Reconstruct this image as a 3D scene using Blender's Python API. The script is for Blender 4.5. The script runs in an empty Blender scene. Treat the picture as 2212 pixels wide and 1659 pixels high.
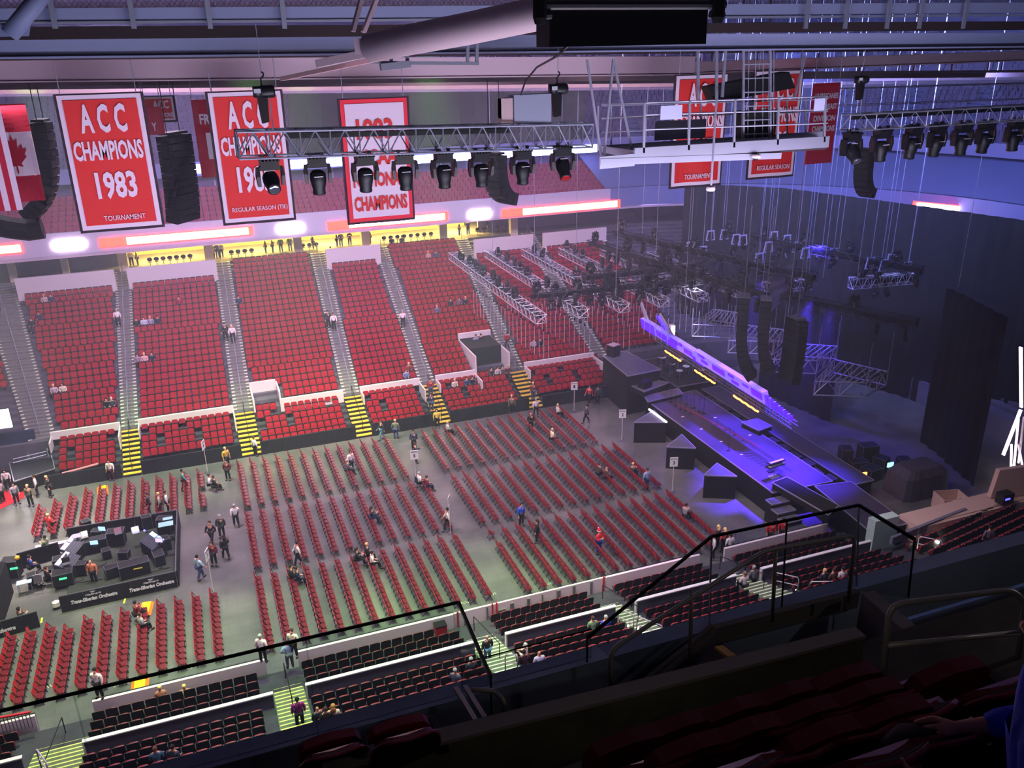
import bpy, math, random
from mathutils import Vector, Matrix, Euler
R=math.radians; pi=math.pi
C=bpy.context.scene.collection
rnd=random.Random(7)

# ---------------------------------------------------------------- camera
YAW,PIT,ROL,FPX,CZ=R(20.357),R(21.795),R(-0.985),1863.6,30.0
CF=Vector((math.sin(YAW)*math.cos(PIT),math.cos(YAW)*math.cos(PIT),-math.sin(PIT)))
_r=Vector((math.cos(YAW),-math.sin(YAW),0)); _u=_r.cross(CF)
CR=_r*math.cos(ROL)+_u*math.sin(ROL); CU=_u*math.cos(ROL)-_r*math.sin(ROL)
CAM=Vector((0,0,CZ))
cd=bpy.data.cameras.new('camera'); cam=bpy.data.objects.new('camera',cd); C.objects.link(cam)
cam.matrix_world=Matrix(((CR.x,CU.x,-CF.x,0),(CR.y,CU.y,-CF.y,0),(CR.z,CU.z,-CF.z,CZ),(0,0,0,1)))
cd.sensor_width=36; cd.lens=FPX*36/2212; cd.clip_start=.1; cd.clip_end=400
bpy.context.scene.camera=cam
def ray(px,py): return CF+CR*((px-1106)/FPX)-CU*((py-829.5)/FPX)
def G(px,py,z=0.):  # point at height z seen at a pixel
    d=ray(px,py); return CAM+d*((z-CZ)/d.z)
def V(px,py,Y):
    d=ray(px,py); return CAM+d*(Y/d.y)
def XP(px,py,X):
    d=ray(px,py); return CAM+d*(X/d.x)

# ---------------------------------------------------------------- view, world, lamps
sc=bpy.context.scene
sc.view_settings.view_transform='Standard'; sc.view_settings.look='None'
sc.view_settings.exposure=1.2; sc.view_settings.gamma=1.0; sc.view_settings.use_curve_mapping=False
sc.cycles.use_denoising=True; sc.cycles.use_adaptive_sampling=True; sc.cycles.adaptive_threshold=.05; sc.cycles.adaptive_min_samples=12; sc.cycles.max_bounces=5; sc.cycles.diffuse_bounces=2; sc.cycles.glossy_bounces=2
sc.cycles.transmission_bounces=4; sc.cycles.transparent_max_bounces=12; sc.cycles.volume_bounces=0
sc.cycles.sample_clamp_indirect=4; sc.cycles.sample_clamp_direct=12; sc.cycles.caustics_reflective=False; sc.cycles.caustics_refractive=False
w=bpy.data.worlds.new('hall_air'); sc.world=w; w.use_nodes=True
w.node_tree.nodes['Background'].inputs[0].default_value=(.45,.42,.75,1); w.node_tree.nodes['Background'].inputs[1].default_value=.035
def lamp(name,kind,loc,aim,col,power,size=1,sy=None,ang=60,blend=.5):
    l=bpy.data.lights.new(name,kind); l.energy=power; l.color=col
    if kind=='AREA':
        l.shape='RECTANGLE'; l.size=size; l.size_y=sy or size; l.spread=R(ang) if ang<180 else pi
    if kind=='SPOT': l.spot_size=R(ang); l.spot_blend=blend; l.shadow_soft_size=size
    if kind=='POINT': l.shadow_soft_size=size
    o=bpy.data.objects.new(name,l); C.objects.link(o); o.location=loc
    o.rotation_euler=(Vector(aim)-Vector(loc)).to_track_quat('-Z','Y').to_euler(); return o
PK=(1,.70,.86); GR=(.38,1,.12)
lamp('bowl_light_far','AREA',(12,52,31.2),(12,80,4),PK,5200,50,5,130)
lamp('bowl_light_floor','AREA',(-3,54,31.3),(3,49,0),(.93,.74,1),2400,7,2.5,140)
lamp('bowl_light_right','AREA',(16,46,31.3),(17,47,0),(1,.74,.86),800,14,3,120)
lamp('bowl_light_near','AREA',(8,30.9,28.5),(8,33.2,0),(1,.86,.94),2500,40,2,110)
lamp('upper_wash','AREA',(16,62,30.8),(18,92,20),(.26,.30,1),2400,60,3,150)
lamp('drape_fill','SPOT',(34,44,29.5),(54,64,11),(.16,.22,1),16000,.5,None,70,.9)  # added blue spot, stands in for blue haze over the drape
lamp('end_wash','AREA',(44,52,29),(78,62,22),(.36,.42,1),5200,24,4,150)
lamp('edge_light_far','SPOT',(-8,60,30.5),(-4,65,0),GR,20000,.5,None,42,.9)
lamp('edge_light_far','SPOT',(8,60,30.5),(9,64.5,0),GR,17000,.5,None,40,.9)
lamp('edge_light_near','SPOT',(3,36,30.8),(2,37.5,0),GR,24000,.5,None,40,.9)
lamp('edge_light_near','SPOT',(10,36.5,30.8),(12,37.5,0),GR,24000,.5,None,38,.9)
lamp('edge_light_left','SPOT',(-9,42,30.8),(-10,41,0),(.7,1,.35),24000,.5,None,42,.9)
lamp('edge_light_corner','SPOT',(-12,56,30.8),(-14,57,0),(1,.95,.72),42000,.5,None,34,.9)
lamp('red_seat_light','SPOT',(6,54,30.5),(7,67,1),(1,.72,.5),15000,.6,None,34,.9)
for x,y,p in ((35,55.5,10000),(36.5,50,24000),(35.5,44.5,44000),(37,42.5,16000)):
    lamp('stage_blue_light','SPOT',(38.5,y+1,13.5),(x,y,1.8),(.09,.03,1),p,.25,None,40,.8)
lamp('stage_blue_light','SPOT',(46,55,15),(50,50,0),(.05,.03,1),7000,.4,None,75,.9)
lamp('stage_white_light','SPOT',(37,56,13),(36,64,2),(.8,.75,1),1200,.3,None,60,.8)
lamp('ceiling_fill','AREA',(6,20,24.5),(8,32,30),(.86,.70,1),420,26,4,180)  # added fill from below to brighten the roof steel, no real fixture
lamp('row_fill','POINT',(5.0,.6,30.4),(0,0,0),(1,.82,.72),2.4,.1)  # added fill so the foreground seats and neighbour show
lamp('stair_fill','POINT',(2.6,3.0,26.8),(0,0,0),(1,.95,.8),3.5,.03)  # added fill for the pipe rails and vomitory wall
lamp('stair_fill','POINT',(7.6,3.9,26.6),(0,0,0),(1,.92,.85),6,.03)  # second added fill, same purpose
lamp('pipe_fill','AREA',(5,9.5,25.5),(5.5,12,31),(.95,.78,.85),110,6,2,180)  # added fill under the slanting pipe, no real fixture
lamp('front_truss_fill','AREA',(8,7.4,19.5),(8,22,30),(.60,.66,1),800,26,2,180)  # added fill, unseen below the deck edge, lights truss fronts
lamp('banner_wash','AREA',(8,14,24.3),(8,27,27),(.95,.8,.95),170,22,1.5,120)

# ---------------------------------------------------------------- materials
def lin(c): return tuple((v/255/12.92 if v/255<=.04045 else ((v/255+.055)/1.055)**2.4) for v in c)
MATS={}
def mat(name,rgb,rough=.6,metal=0,emit=None,es=0,noise=0,nscale=8,spec=.4,bump=0,alpha=1):
    if name in MATS: return MATS[name]
    m=bpy.data.materials.new(name); m.use_nodes=True; nt=m.node_tree; b=nt.nodes['Principled BSDF']
    c=lin(rgb); b.inputs['Base Color'].default_value=(*c,1); b.inputs['Roughness'].default_value=rough
    b.inputs['Metallic'].default_value=metal; b.inputs['Specular IOR Level'].default_value=spec
    if emit: b.inputs['Emission Color'].default_value=(*lin(emit),1); b.inputs['Emission Strength'].default_value=es
    if alpha<1: b.inputs['Alpha'].default_value=alpha
    if noise or bump:
        tc=nt.nodes.new('ShaderNodeTexCoord'); n=nt.nodes.new('ShaderNodeTexNoise'); n.inputs['Scale'].default_value=nscale; n.inputs['Detail'].default_value=5
        nt.links.new(tc.outputs['Object'],n.inputs['Vector'])
        if noise:
            r=nt.nodes.new('ShaderNodeValToRGB'); r.color_ramp.elements[0].position=.3; r.color_ramp.elements[1].position=.7
            r.color_ramp.elements[0].color=(*[v*(1-noise) for v in c],1); r.color_ramp.elements[1].color=(*[min(1,v*(1+noise)) for v in c],1)
            nt.links.new(n.outputs['Fac'],r.inputs['Fac']); nt.links.new(r.outputs['Color'],b.inputs['Base Color'])
        if bump:
            bp=nt.nodes.new('ShaderNodeBump'); bp.inputs['Strength'].default_value=bump; nt.links.new(n.outputs['Fac'],bp.inputs['Height']); nt.links.new(bp.outputs['Normal'],b.inputs['Normal'])
    MATS[name]=m; return m
def glass(name,rgb,alpha,rough=.05):
    m=bpy.data.materials.new(name); m.use_nodes=True; nt=m.node_tree; nt.nodes.clear()
    o=nt.nodes.new('ShaderNodeOutputMaterial'); mx=nt.nodes.new('ShaderNodeMixShader'); t=nt.nodes.new('ShaderNodeBsdfTransparent'); g=nt.nodes.new('ShaderNodeBsdfGlossy')
    t.inputs[0].default_value=(*lin(rgb),1); g.inputs['Roughness'].default_value=rough; mx.inputs[0].default_value=alpha
    nt.links.new(t.outputs[0],mx.inputs[1]); nt.links.new(g.outputs[0],mx.inputs[2]); nt.links.new(mx.outputs[0],o.inputs[0]); return m

# ---------------------------------------------------------------- mesh builder
class MB:
    def __init__(s): s.v=[]; s.f=[]; s.M=None; s.mi=[]; s.k=0
    def add(s,vs,fs):
        n=len(s.v)
        for p in vs:
            p=Vector(p); s.v.append(tuple(s.M@p) if s.M else tuple(p))
        s.f+= [tuple(n+i for i in f) for f in fs]; s.mi+=[s.k]*len(fs); return s
    def box(s,c,d,rot=None):
        x,y,z=d[0]/2,d[1]/2,d[2]/2; c=Vector(c); m=Euler(rot).to_matrix() if rot else None
        vs=[]
        for p in ((-x,-y,-z),(x,-y,-z),(x,y,-z),(-x,y,-z),(-x,-y,z),(x,-y,z),(x,y,z),(-x,y,z)):
            p=Vector(p); vs.append(c+(m@p if m else p))
        return s.add(vs,[(0,3,2,1),(4,5,6,7),(0,1,5,4),(1,2,6,5),(2,3,7,6),(3,0,4,7)])
    def bb(s,a,b): return s.box([(a[i]+b[i])/2 for i in range(3)],[abs(b[i]-a[i]) for i in range(3)])
    def frame(s,a,b):
        a=Vector(a); b=Vector(b); d=(b-a); L=d.length; d=d/L if L else Vector((0,0,1))
        up=Vector((0,0,1)) if abs(d.z)<.95 else Vector((0,1,0))
        r=d.cross(up).normalized(); return a,b,d,r,r.cross(d)
    def bar(s,a,b,w,h):
        a,b,d,r,u=s.frame(a,b); vs=[]
        for p in (a,b):
            for i,j in ((-1,-1),(1,-1),(1,1),(-1,1)): vs.append(p+r*(i*w/2)+u*(j*h/2))
        return s.add(vs,[(0,1,2,3),(4,7,6,5),(0,4,5,1),(1,5,6,2),(2,6,7,3),(3,7,4,0)])
    def tube(s,a,b,r0,n=6,r1=None):
        a,b,d,r,u=s.frame(a,b); r1=r0 if r1 is None else r1; vs=[]
        for p,q in ((a,r0),(b,r1)):
            for i in range(n): t=2*pi*i/n; vs.append(p+r*(math.cos(t)*q)+u*(math.sin(t)*q))
        return s.add(vs,[(i,(i+1)%n,n+(i+1)%n,n+i) for i in range(n)]+[tuple(range(n-1,-1,-1)),tuple(range(n,2*n))])
    def path(s,pts,r,n=6):
        pts=[Vector(p) for p in pts]; k=len(pts); vs=[]; pr=None
        for i,p in enumerate(pts):
            d=((pts[min(i+1,k-1)]-pts[max(i-1,0)])).normalized()
            if pr is None:
                up=Vector((0,0,1)) if abs(d.z)<.9 else Vector((0,1,0)); pr=d.cross(up).normalized()
            else: pr=(pr-d*pr.dot(d)).normalized()
            u=pr.cross(d)
            for j in range(n): t=2*pi*j/n; vs.append(p+pr*(math.cos(t)*r)+u*(math.sin(t)*r))
        fs=[(i*n+j,i*n+(j+1)%n,(i+1)*n+(j+1)%n,(i+1)*n+j) for i in range(k-1) for j in range(n)]
        return s.add(vs,fs+[tuple(range(n-1,-1,-1)),tuple(range((k-1)*n,k*n))])
    def lathe(s,prof,c=(0,0,0),n=12,ax='z'):
        vs=[]; c=Vector(c)
        for r,z in prof:
            for i in range(n):
                t=2*pi*i/n; p=(r*math.cos(t),r*math.sin(t),z)
                if ax=='y': p=(p[0],p[2],p[1])
                if ax=='x': p=(p[2],p[0],p[1])
                vs.append(c+Vector(p))
        k=len(prof); fs=[(i*n+j,i*n+(j+1)%n,(i+1)*n+(j+1)%n,(i+1)*n+j) for i in range(k-1) for j in range(n)]
        return s.add(vs,fs+[tuple(range(n-1,-1,-1)),tuple(range((k-1)*n,k*n))])
    def sph(s,c,r,n=10,sc_=(1,1,1)):
        vs=[];c=Vector(c);k=n//2
        prof=[(math.sin(pi*i/k),-math.cos(pi*i/k)) for i in range(1,k)]
        for q,z in prof:
            for j in range(n): t=2*pi*j/n; vs.append(c+Vector((q*math.cos(t)*r*sc_[0],q*math.sin(t)*r*sc_[1],z*r*sc_[2])))
        m=len(prof); b=len(vs); vs+= [c-Vector((0,0,r*sc_[2])),c+Vector((0,0,r*sc_[2]))]
        fs=[(i*n+j,i*n+(j+1)%n,(i+1)*n+(j+1)%n,(i+1)*n+j) for i in range(m-1) for j in range(n)]
        fs+=[(b,(j+1)%n,j) for j in range(n)]+[(b+1,(m-1)*n+j,(m-1)*n+(j+1)%n) for j in range(n)]
        return s.add(vs,fs)
    def prism(s,poly,z0,z1):
        n=len(poly); vs=[(x,y,z0) for x,y in poly]+[(x,y,z1) for x,y in poly]
        return s.add(vs,[tuple(range(n-1,-1,-1)),tuple(range(n,2*n))]+[(i,(i+1)%n,n+(i+1)%n,n+i) for i in range(n)])
    def slab(s,pts,t):  # any planar polygon given thickness along a vector
        n=len(pts); t=Vector(t); vs=[Vector(p) for p in pts]+[Vector(p)+t for p in pts]
        return s.add(vs,[tuple(range(n-1,-1,-1)),tuple(range(n,2*n))]+[(i,(i+1)%n,n+(i+1)%n,n+i) for i in range(n)])
    def mesh(s,name,m=None,smooth=False):
        me=bpy.data.meshes.new(name); me.from_pydata(s.v,[],s.f)
        for q in (m if isinstance(m,(list,tuple)) else [m]): me.materials.append(q)
        if s.k: me.polygons.foreach_set('material_index',s.mi)
        if smooth: me.polygons.foreach_set('use_smooth',[True]*len(me.polygons))
        import bmesh
        b=bmesh.new(); b.from_mesh(me); bmesh.ops.recalc_face_normals(b,faces=b.faces); b.to_mesh(me); b.free()
        me.update(); return me
    def build(s,name,m,parent=None,smooth=False):
        o=bpy.data.objects.new(name,s.mesh(name,m,smooth)); C.objects.link(o)
        if parent: o.parent=parent
        return o
def tag(o,label,cat,group=None):
    o['label']=label; o['category']=cat
    if group: o['group']=group
    return o
def thing(name,label,cat,loc=(0,0,0),rz=0,group=None):
    o=bpy.data.objects.new(name,None); C.objects.link(o); o.location=loc; o.rotation_euler=(0,0,rz); o.empty_display_size=.2
    return tag(o,label,cat,group)
def struct(mb,name,m,parent=None,smooth=False):
    o=mb.build(name,m,parent,smooth)
    if not parent: o['kind']='structure'
    return o
def inst(me,name,parent=None):
    o=bpy.data.objects.new(name,me); C.objects.link(o)
    if parent: o.parent=parent
    return o
ORD='first second third fourth fifth sixth seventh eighth ninth tenth eleventh twelfth thirteenth fourteenth fifteenth sixteenth seventeenth eighteenth nineteenth twentieth'.split()
def text(name,s,m,parent,org,ux,uz,w,h,depth=.01,shear=0,bold=.02):
    """lettering fitted to w x h, lower left at org, along unit vectors ux (reading direction) and uz (up)"""
    cu=bpy.data.curves.new(name,'FONT'); cu.body=s; cu.extrude=.02; cu.offset=bold; cu.shear=shear; cu.resolution_u=2
    t=bpy.data.objects.new('t',cu); C.objects.link(t); dg=bpy.context.evaluated_depsgraph_get(); dg.update()
    me=bpy.data.meshes.new_from_object(t.evaluated_get(dg)); bpy.data.objects.remove(t)
    xs=[v.co.x for v in me.vertices]; ys=[v.co.y for v in me.vertices]; x0,x1,y0,y1=min(xs),max(xs),min(ys),max(ys)
    ux=Vector(ux).normalized(); uz=Vector(uz).normalized(); nn=ux.cross(uz); org=Vector(org)
    for v in me.vertices:
        a=(v.co.x-x0)/(x1-x0)*w; b=(v.co.y-y0)/(y1-y0)*h; v.co=org+ux*a+uz*b+nn*(depth*(1 if v.co.z>0 else 0))
    me.materials.clear(); me.materials.append(m); me.name=name
    o=bpy.data.objects.new(name,me); C.objects.link(o)
    if parent: o.parent=parent
    return o
HAZE=.004
# ================================================================ the hall itself
concrete=mat('concrete',(88,84,98),.8,noise=.18,nscale=.6); dkconc=mat('dark_concrete',(58,55,66),.85,noise=.2,nscale=1.2)
step_m=mat('pale_step',(150,152,140),.7,noise=.15,nscale=3); white=mat('white_paint',(222,208,214),.5); black=mat('black_cloth',(24,23,30),.9,noise=.2,nscale=2)
blackm=mat('black_metal',(18,18,22),.45); steel=mat('galvanised_steel',(150,152,172),.45,.3); alu=mat('aluminium',(176,180,200),.35,.6); yellow=mat('yellow_tread',(214,178,60),.6,noise=.15,nscale=3)
red_seat=mat('red_seat_vinyl',(165,22,38),.45,noise=.08,nscale=.8); black_shell=mat('black_plastic',(20,20,24),.5); greywall=mat('grey_wall',(96,96,116),.7)
def floor_mat():
    m=bpy.data.materials.new('arena_floor'); m.use_nodes=True; nt=m.node_tree; b=nt.nodes['Principled BSDF']; L=nt.links
    tc=nt.nodes.new('ShaderNodeTexCoord'); n=nt.nodes.new('ShaderNodeTexNoise'); n.inputs['Scale'].default_value=.35; n.inputs['Detail'].default_value=8
    L.new(tc.outputs['Object'],n.inputs['Vector']); r=nt.nodes.new('ShaderNodeValToRGB')
    r.color_ramp.elements[0].position=.35; r.color_ramp.elements[1].position=.68
    r.color_ramp.elements[0].color=(*lin((80,80,82)),1); r.color_ramp.elements[1].color=(*lin((106,104,104)),1)
    L.new(n.outputs['Fac'],r.inputs['Fac'])
    br=nt.nodes.new('ShaderNodeTexBrick'); br.inputs['Scale'].default_value=.42; br.inputs['Mortar Size'].default_value=.006; br.inputs['Color1'].default_value=(1,1,1,1); br.inputs['Color2'].default_value=(.93,.93,.93,1); br.inputs['Mortar'].default_value=(.72,.72,.72,1)
    L.new(tc.outputs['Object'],br.inputs['Vector']); mx=nt.nodes.new('ShaderNodeMix'); mx.data_type='RGBA'; mx.blend_type='MULTIPLY'; mx.inputs['Factor'].default_value=1
    L.new(r.outputs['Color'],mx.inputs['A']); L.new(br.outputs['Color'],mx.inputs['B']); L.new(mx.outputs['Result'],b.inputs['Base Color'])
    b.inputs['Roughness'].default_value=.42; return m
fm=floor_mat()
s=MB(); s.bb((-70,37.75,-.3),(110,66,0)); struct(s,'floor',fm)
s=MB(); s.bb((-70,10,-.35),(110,37.75,-.05)); s.bb((-70,66,-.35),(110,112,-.05)); struct(s,'floor_under_stands',dkconc)

CX,CY,CR0=44.,55.5,8.5
def pth(d,xe=-60,ye=18,n=12):
    P=[Vector((xe,64+d,0)),Vector((CX,64+d,0))]
    for i in range(1,n+1): a=pi/2*(1-i/n); P.append(Vector((CX+(CR0+d)*math.cos(a),CY+(CR0+d)*math.sin(a),0)))
    P.append(Vector((CX+CR0+d,ye,0))); return P
def sweep(prof,name,m,**k):
    s=MB(); rows=[[p+Vector((0,0,z)) for p in pth(d,**k)] for d,z in prof]; n=len(rows[0])
    s.add([p for r in rows for p in r],[(i*n+j,i*n+j+1,(i+1)*n+j+1,(i+1)*n+j) for i in range(len(rows)-1) for j in range(n-1)])
    return struct(s,name,m)
RZ=.29; RD=.84
def bank_z(k): return 2.0+RZ*k      # floor of main-bank row k ; its front at Y=68.9+RD*k
prof=[(4.6,0),(4.6,2.0)]
for k in range(27): prof+=[(4.9+RD*k,bank_z(k)),(4.9+RD*(k+1),bank_z(k))]
prof+=[(38,bank_z(26)),(38,12.4)]
sweep(prof,'terrace_lower',concrete)
# front retractable platform steps
s=MB()
for k in range(6): s.bb((-12.6,64.25+.74*k,0),(41,64.99+.74*k if k<5 else 68.6,.12+.26*k))
struct(s,'terrace_retractable',dkconc)
# upper levels
sweep([(36,12.2),(22.3,12.2),(22.3,12.5)],'soffit_concourse',mat('pink_soffit',(190,170,190),.8))
s=MB(); s.bb((-60,86.3,12.4),(44,86.6,14.5)); struct(s,'fascia_club',mat('fascia_white',(196,186,210),.5))
sweep([(22.3,12.4),(22.3,14.5),(22.7,14.5)],'fascia_end',mat('blue_grey_cover',(112,118,172),.8,noise=.06,nscale=.3),xe=43.9)
cp=[(22.6,13.9)]
for k in range(8): cp+=[(22.8+.85*k,13.9+.34*k),(22.8+.85*(k+1),13.9+.34*k)]
cp+=[(30.6,16.3),(30.6,18.1)]
sweep(cp,'terrace_club',mat('club_terrace',(92,70,120),.8))
sweep([(30.6,17.9),(28.2,17.9),(28.2,19.3),(28.6,19.3),(28.6,18.9)],'fascia_upper',mat('fascia_blue',(120,120,170),.5))
up=[(28.6,18.9)]
for k in range(18): up+=[(28.8+.85*k,18.9+.52*k),(28.8+.85*(k+1),18.9+.52*k)]
up+=[(44.5,28.2),(44.5,33)]
sweep(up,'terrace_upper',mat('upper_terrace',(70,72,120),.85,noise=.1,nscale=.4))
s=MB(); s.bb((-60,-4,32.8),(100,112,33.1)); struct(s,'ceiling',mat('roof_deck',(90,84,96),.9))
s=MB(); s.bb((-60.3,10,-.3),(-60,112,33)); struct(s,'wall_left',dkconc)
s=MB(); s.bb((98,10,-.3),(98.3,112,33)); struct(s,'wall_right',dkconc)
sweep([(22.62,14.55),(30.2,17.6),(30.5,17.6)],'deck_cover',mat('blue_grey_cover',(112,118,172),.8,noise=.06,nscale=.3),xe=43.5)
# suite glass fronts, mullions of the club level back wall
s=MB()
for x in range(-30,44,3): s.bb((x,94.4,16.4),(x+.16,94.6,17.9))
struct(s,'mullion_row',mat('mullion',(150,140,190),.5))
# yellow concourse behind the openings: back wall, floor and columns
def slat_mat():
    m=bpy.data.materials.new('yellow_concourse_wall'); m.use_nodes=True; nt=m.node_tree; b=nt.nodes['Principled BSDF']; L=nt.links
    tc=nt.nodes.new('ShaderNodeTexCoord'); mp=nt.nodes.new('ShaderNodeMapping'); mp.inputs['Rotation'].default_value=(0,R(8),0); mp.inputs['Scale'].default_value=(.35,1,3.2)
    n=nt.nodes.new('ShaderNodeTexBrick'); n.offset=.4; n.inputs['Scale'].default_value=1.3; n.inputs['Mortar Size'].default_value=.05; n.inputs['Color1'].default_value=(*lin((236,205,110)),1); n.inputs['Color2'].default_value=(*lin((216,182,84)),1); n.inputs['Mortar'].default_value=(*lin((120,104,70)),1)
    sp=nt.nodes.new('ShaderNodeSeparateXYZ'); cb=nt.nodes.new('ShaderNodeCombineXYZ')
    L.new(tc.outputs['Object'],mp.inputs['Vector']); L.new(mp.outputs['Vector'],sp.inputs[0]); L.new(sp.outputs['X'],cb.inputs['X']); L.new(sp.outputs['Z'],cb.inputs['Y']); L.new(cb.outputs[0],n.inputs['Vector']); L.new(n.outputs['Color'],b.inputs['Base Color']); return m
ywall=slat_mat(); pale_y=mat('cream_wall',(232,214,150),.7)
s=MB(); s.bb((-6.6,97.6,9.3),(30.5,97.9,12.2)); struct(s,'wall_concourse',ywall)
s=MB(); s.bb((-6.8,91.6,9.2),(30.7,97.6,9.42)); struct(s,'floor_concourse',mat('tan_floor',(170,140,90),.6))
s=MB()
for x in (-6.9,1.1,9.9,17.0,25.6,33.9): s.bb((x-.1,90.6,8.6),(x+.75,91.3,12.25))
for x in (-16.5,-12.0): s.bb((x,90.6,8.6),(x+.6,91.2,12.25))
struct(s,'column_concourse',white)
for x0,x1 in ((-6,1),(2,9.7),(10.8,16.9),(18,25.3),(26.5,30.4)):
    lamp('concourse_light','AREA',((x0+x1)/2,94.3,12.1),((x0+x1)/2,94.8,9),(1,.72,.14),1500,(x1-x0)*.8,2.2,180)
s=MB(); s.bb((-40,93,9.3),(-6.8,93.3,12.2)); s.bb((30.7,93,9.3),(60,93.3,12.2)); struct(s,'wall_concourse_grey',mat('mauve_wall',(120,112,150),.7))

# far-side sections: x0,x1 at the parapet, x0,x1 at the top, rows, walled top?
SEC=[(-19.5,-14.0,-27,-19.2,21,1),(-11.9,-7.35,-15.9,-7.5,22,1),(-6.05,1.2,-6.0,1.75,22,1),(2.75,10.15,3.3,11.3,25,0),(11.6,16.85,12.9,18.1,22,1),(18.3,25.2,19.5,27.2,25,0),(26.7,33.7,28.6,34.9,21,1),(35.2,43.6,36.5,43.6,21,1)]
def secx(sec,t): return sec[0]+(sec[2]-sec[0])*t, sec[1]+(sec[3]-sec[1])*t
for i,sec in enumerate(SEC):
    if sec[5]:
        k=sec[4]; y=68.9+RD*k+.1; x0,x1=secx(sec,k/25); s=MB(); s.bb((x0-.2,y,bank_z(k)),(x1+.2,y+.25,bank_z(k)+2.1)); struct(s,'parapet_top',white)
# parapet between main bank and front rows
PAR=[(-12.3,-7.35),(-6.05,1.2),(11.6,16.85),(35.2,41)]
s=MB()
for x0,x1 in PAR[:3]+[(18.3,22.0),(26.7,33.7)]:
    s.bb((x0,68.6,1.5),(x1,68.82,2.62)); s.bb((x0,67.3,1.5),(x0+.1,68.6,2.3)); s.bb((x1-.1,66.6,1.2),(x1,68.6,2.3))
s.bb((2.75,70.9,2.4),(4.9,71.1,3.5)); s.bb((2.75,68.0,2.0),(2.87,71,3.1)); s.bb((4.9,68.6,1.6),(5.02,71.1,3.3)); s.bb((4.9,68.5,1.5),(10.15,68.72,2.62))
s.bb((22.0,68.6,1.5),(22.12,73.6,3.9)); s.bb((22.0,73.5,3.4),(25.2,73.7,4.5)); s.bb((25.1,68.4,1.5),(25.22,73.6,3.9))
struct(s,'parapet_front',white)
s=MB(); s.bb((22.12,70.4,1.8),(25.1,73.5,4.0)); struct(s,'wall_box_recess',black)
# stairs in the far aisles
def aisle(x0b,x1b,x0t,x1t,rows,lab,ylw=True):
    a=MB(); b=MB()
    n=rows*2
    for j in range(n):
        t=j/(25*2); x0=x0b+(x0t-x0b)*t; x1=x1b+(x1t-x1b)*t; y=68.9+RD/2*j; z=bank_z(0)+RZ/2*(j+1)-.02
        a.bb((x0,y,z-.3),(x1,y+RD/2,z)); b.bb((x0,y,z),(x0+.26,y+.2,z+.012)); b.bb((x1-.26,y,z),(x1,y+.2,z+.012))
    struct(a,'stair_aisle',mat('aisle_tread',(118,116,118),.7)); struct(b,'stair_light_patch',mat('painted_aisle_light',(225,232,205),.5))  # pale step ends: aisle-lamp light pools painted as strips
    # handrail down the middle
    h=MB(); m=(x0b+x1b)/2; mt=(x0t+x1t)/2; segs=5
    for q in range(segs):
        k0=rows*(q/segs)+.6; k1=rows*((q+1)/segs)-.2
        p=[]
        for k in (k0,k1):
            xx=m+(mt-m)*k/25; p.append(Vector((xx,68.9+RD*k,bank_z(0)+RZ*k)))
        h.path([p[0],p[0]+Vector((0,0,.95)),p[1]+Vector((0,0,.95)),p[1]],.03,5)
    tag(h.build('handrail',steel),'grey centre handrail running up the '+lab,'handrail','aisle handrails')
    if ylw:
        s=MB()
        for j in range(10):
            y=64.05+.47*j; z=.19*(j+1)
            s.bb((x0b,y,0),(x1b,y+.47,z-.04))
        struct(s,'stair_base',blackm); s=MB()
        for j in range(10):
            y=64.05+.47*j; z=.19*(j+1); s.bb((x0b,y+.03,z-.04),(x1b,y+.40,z))
        struct(s,'stair_front',yellow)
        g=MB(); g.path([((x0b+x1b)/2,64.6,.4),((x0b+x1b)/2,64.6,1.3),((x0b+x1b)/2,68.5,2.9),((x0b+x1b)/2,68.5,2.0)],.025,5)
        tag(g.build('handrail',blackm),'dark handrail over yellow treads, '+lab,'handrail','stair foot handrails')
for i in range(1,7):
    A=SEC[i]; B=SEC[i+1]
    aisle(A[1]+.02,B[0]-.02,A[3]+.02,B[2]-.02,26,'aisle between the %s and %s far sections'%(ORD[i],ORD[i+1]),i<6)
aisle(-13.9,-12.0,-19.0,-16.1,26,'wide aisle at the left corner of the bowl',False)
# black skirted barrier along the far edge of the floor
s=MB(); xs=[(-15,-12.9),(-12.4,-7.4),(-6.0,1.25),(2.7,10.2),(11.5,16.9),(18.2,25.3),(26.6,34.5)]
for x0,x1 in xs[1:]:
    n=int((x1-x0)/.4); 
    for i in range(n):
        a=x0+(x1-x0)*i/n; b=x0+(x1-x0)*(i+1)/n; s.bb((a,64.0+.03*(i%2),0),(b,64.14+.03*(i%2),1.13))
struct(s,'barrier_skirt',black)

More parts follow.
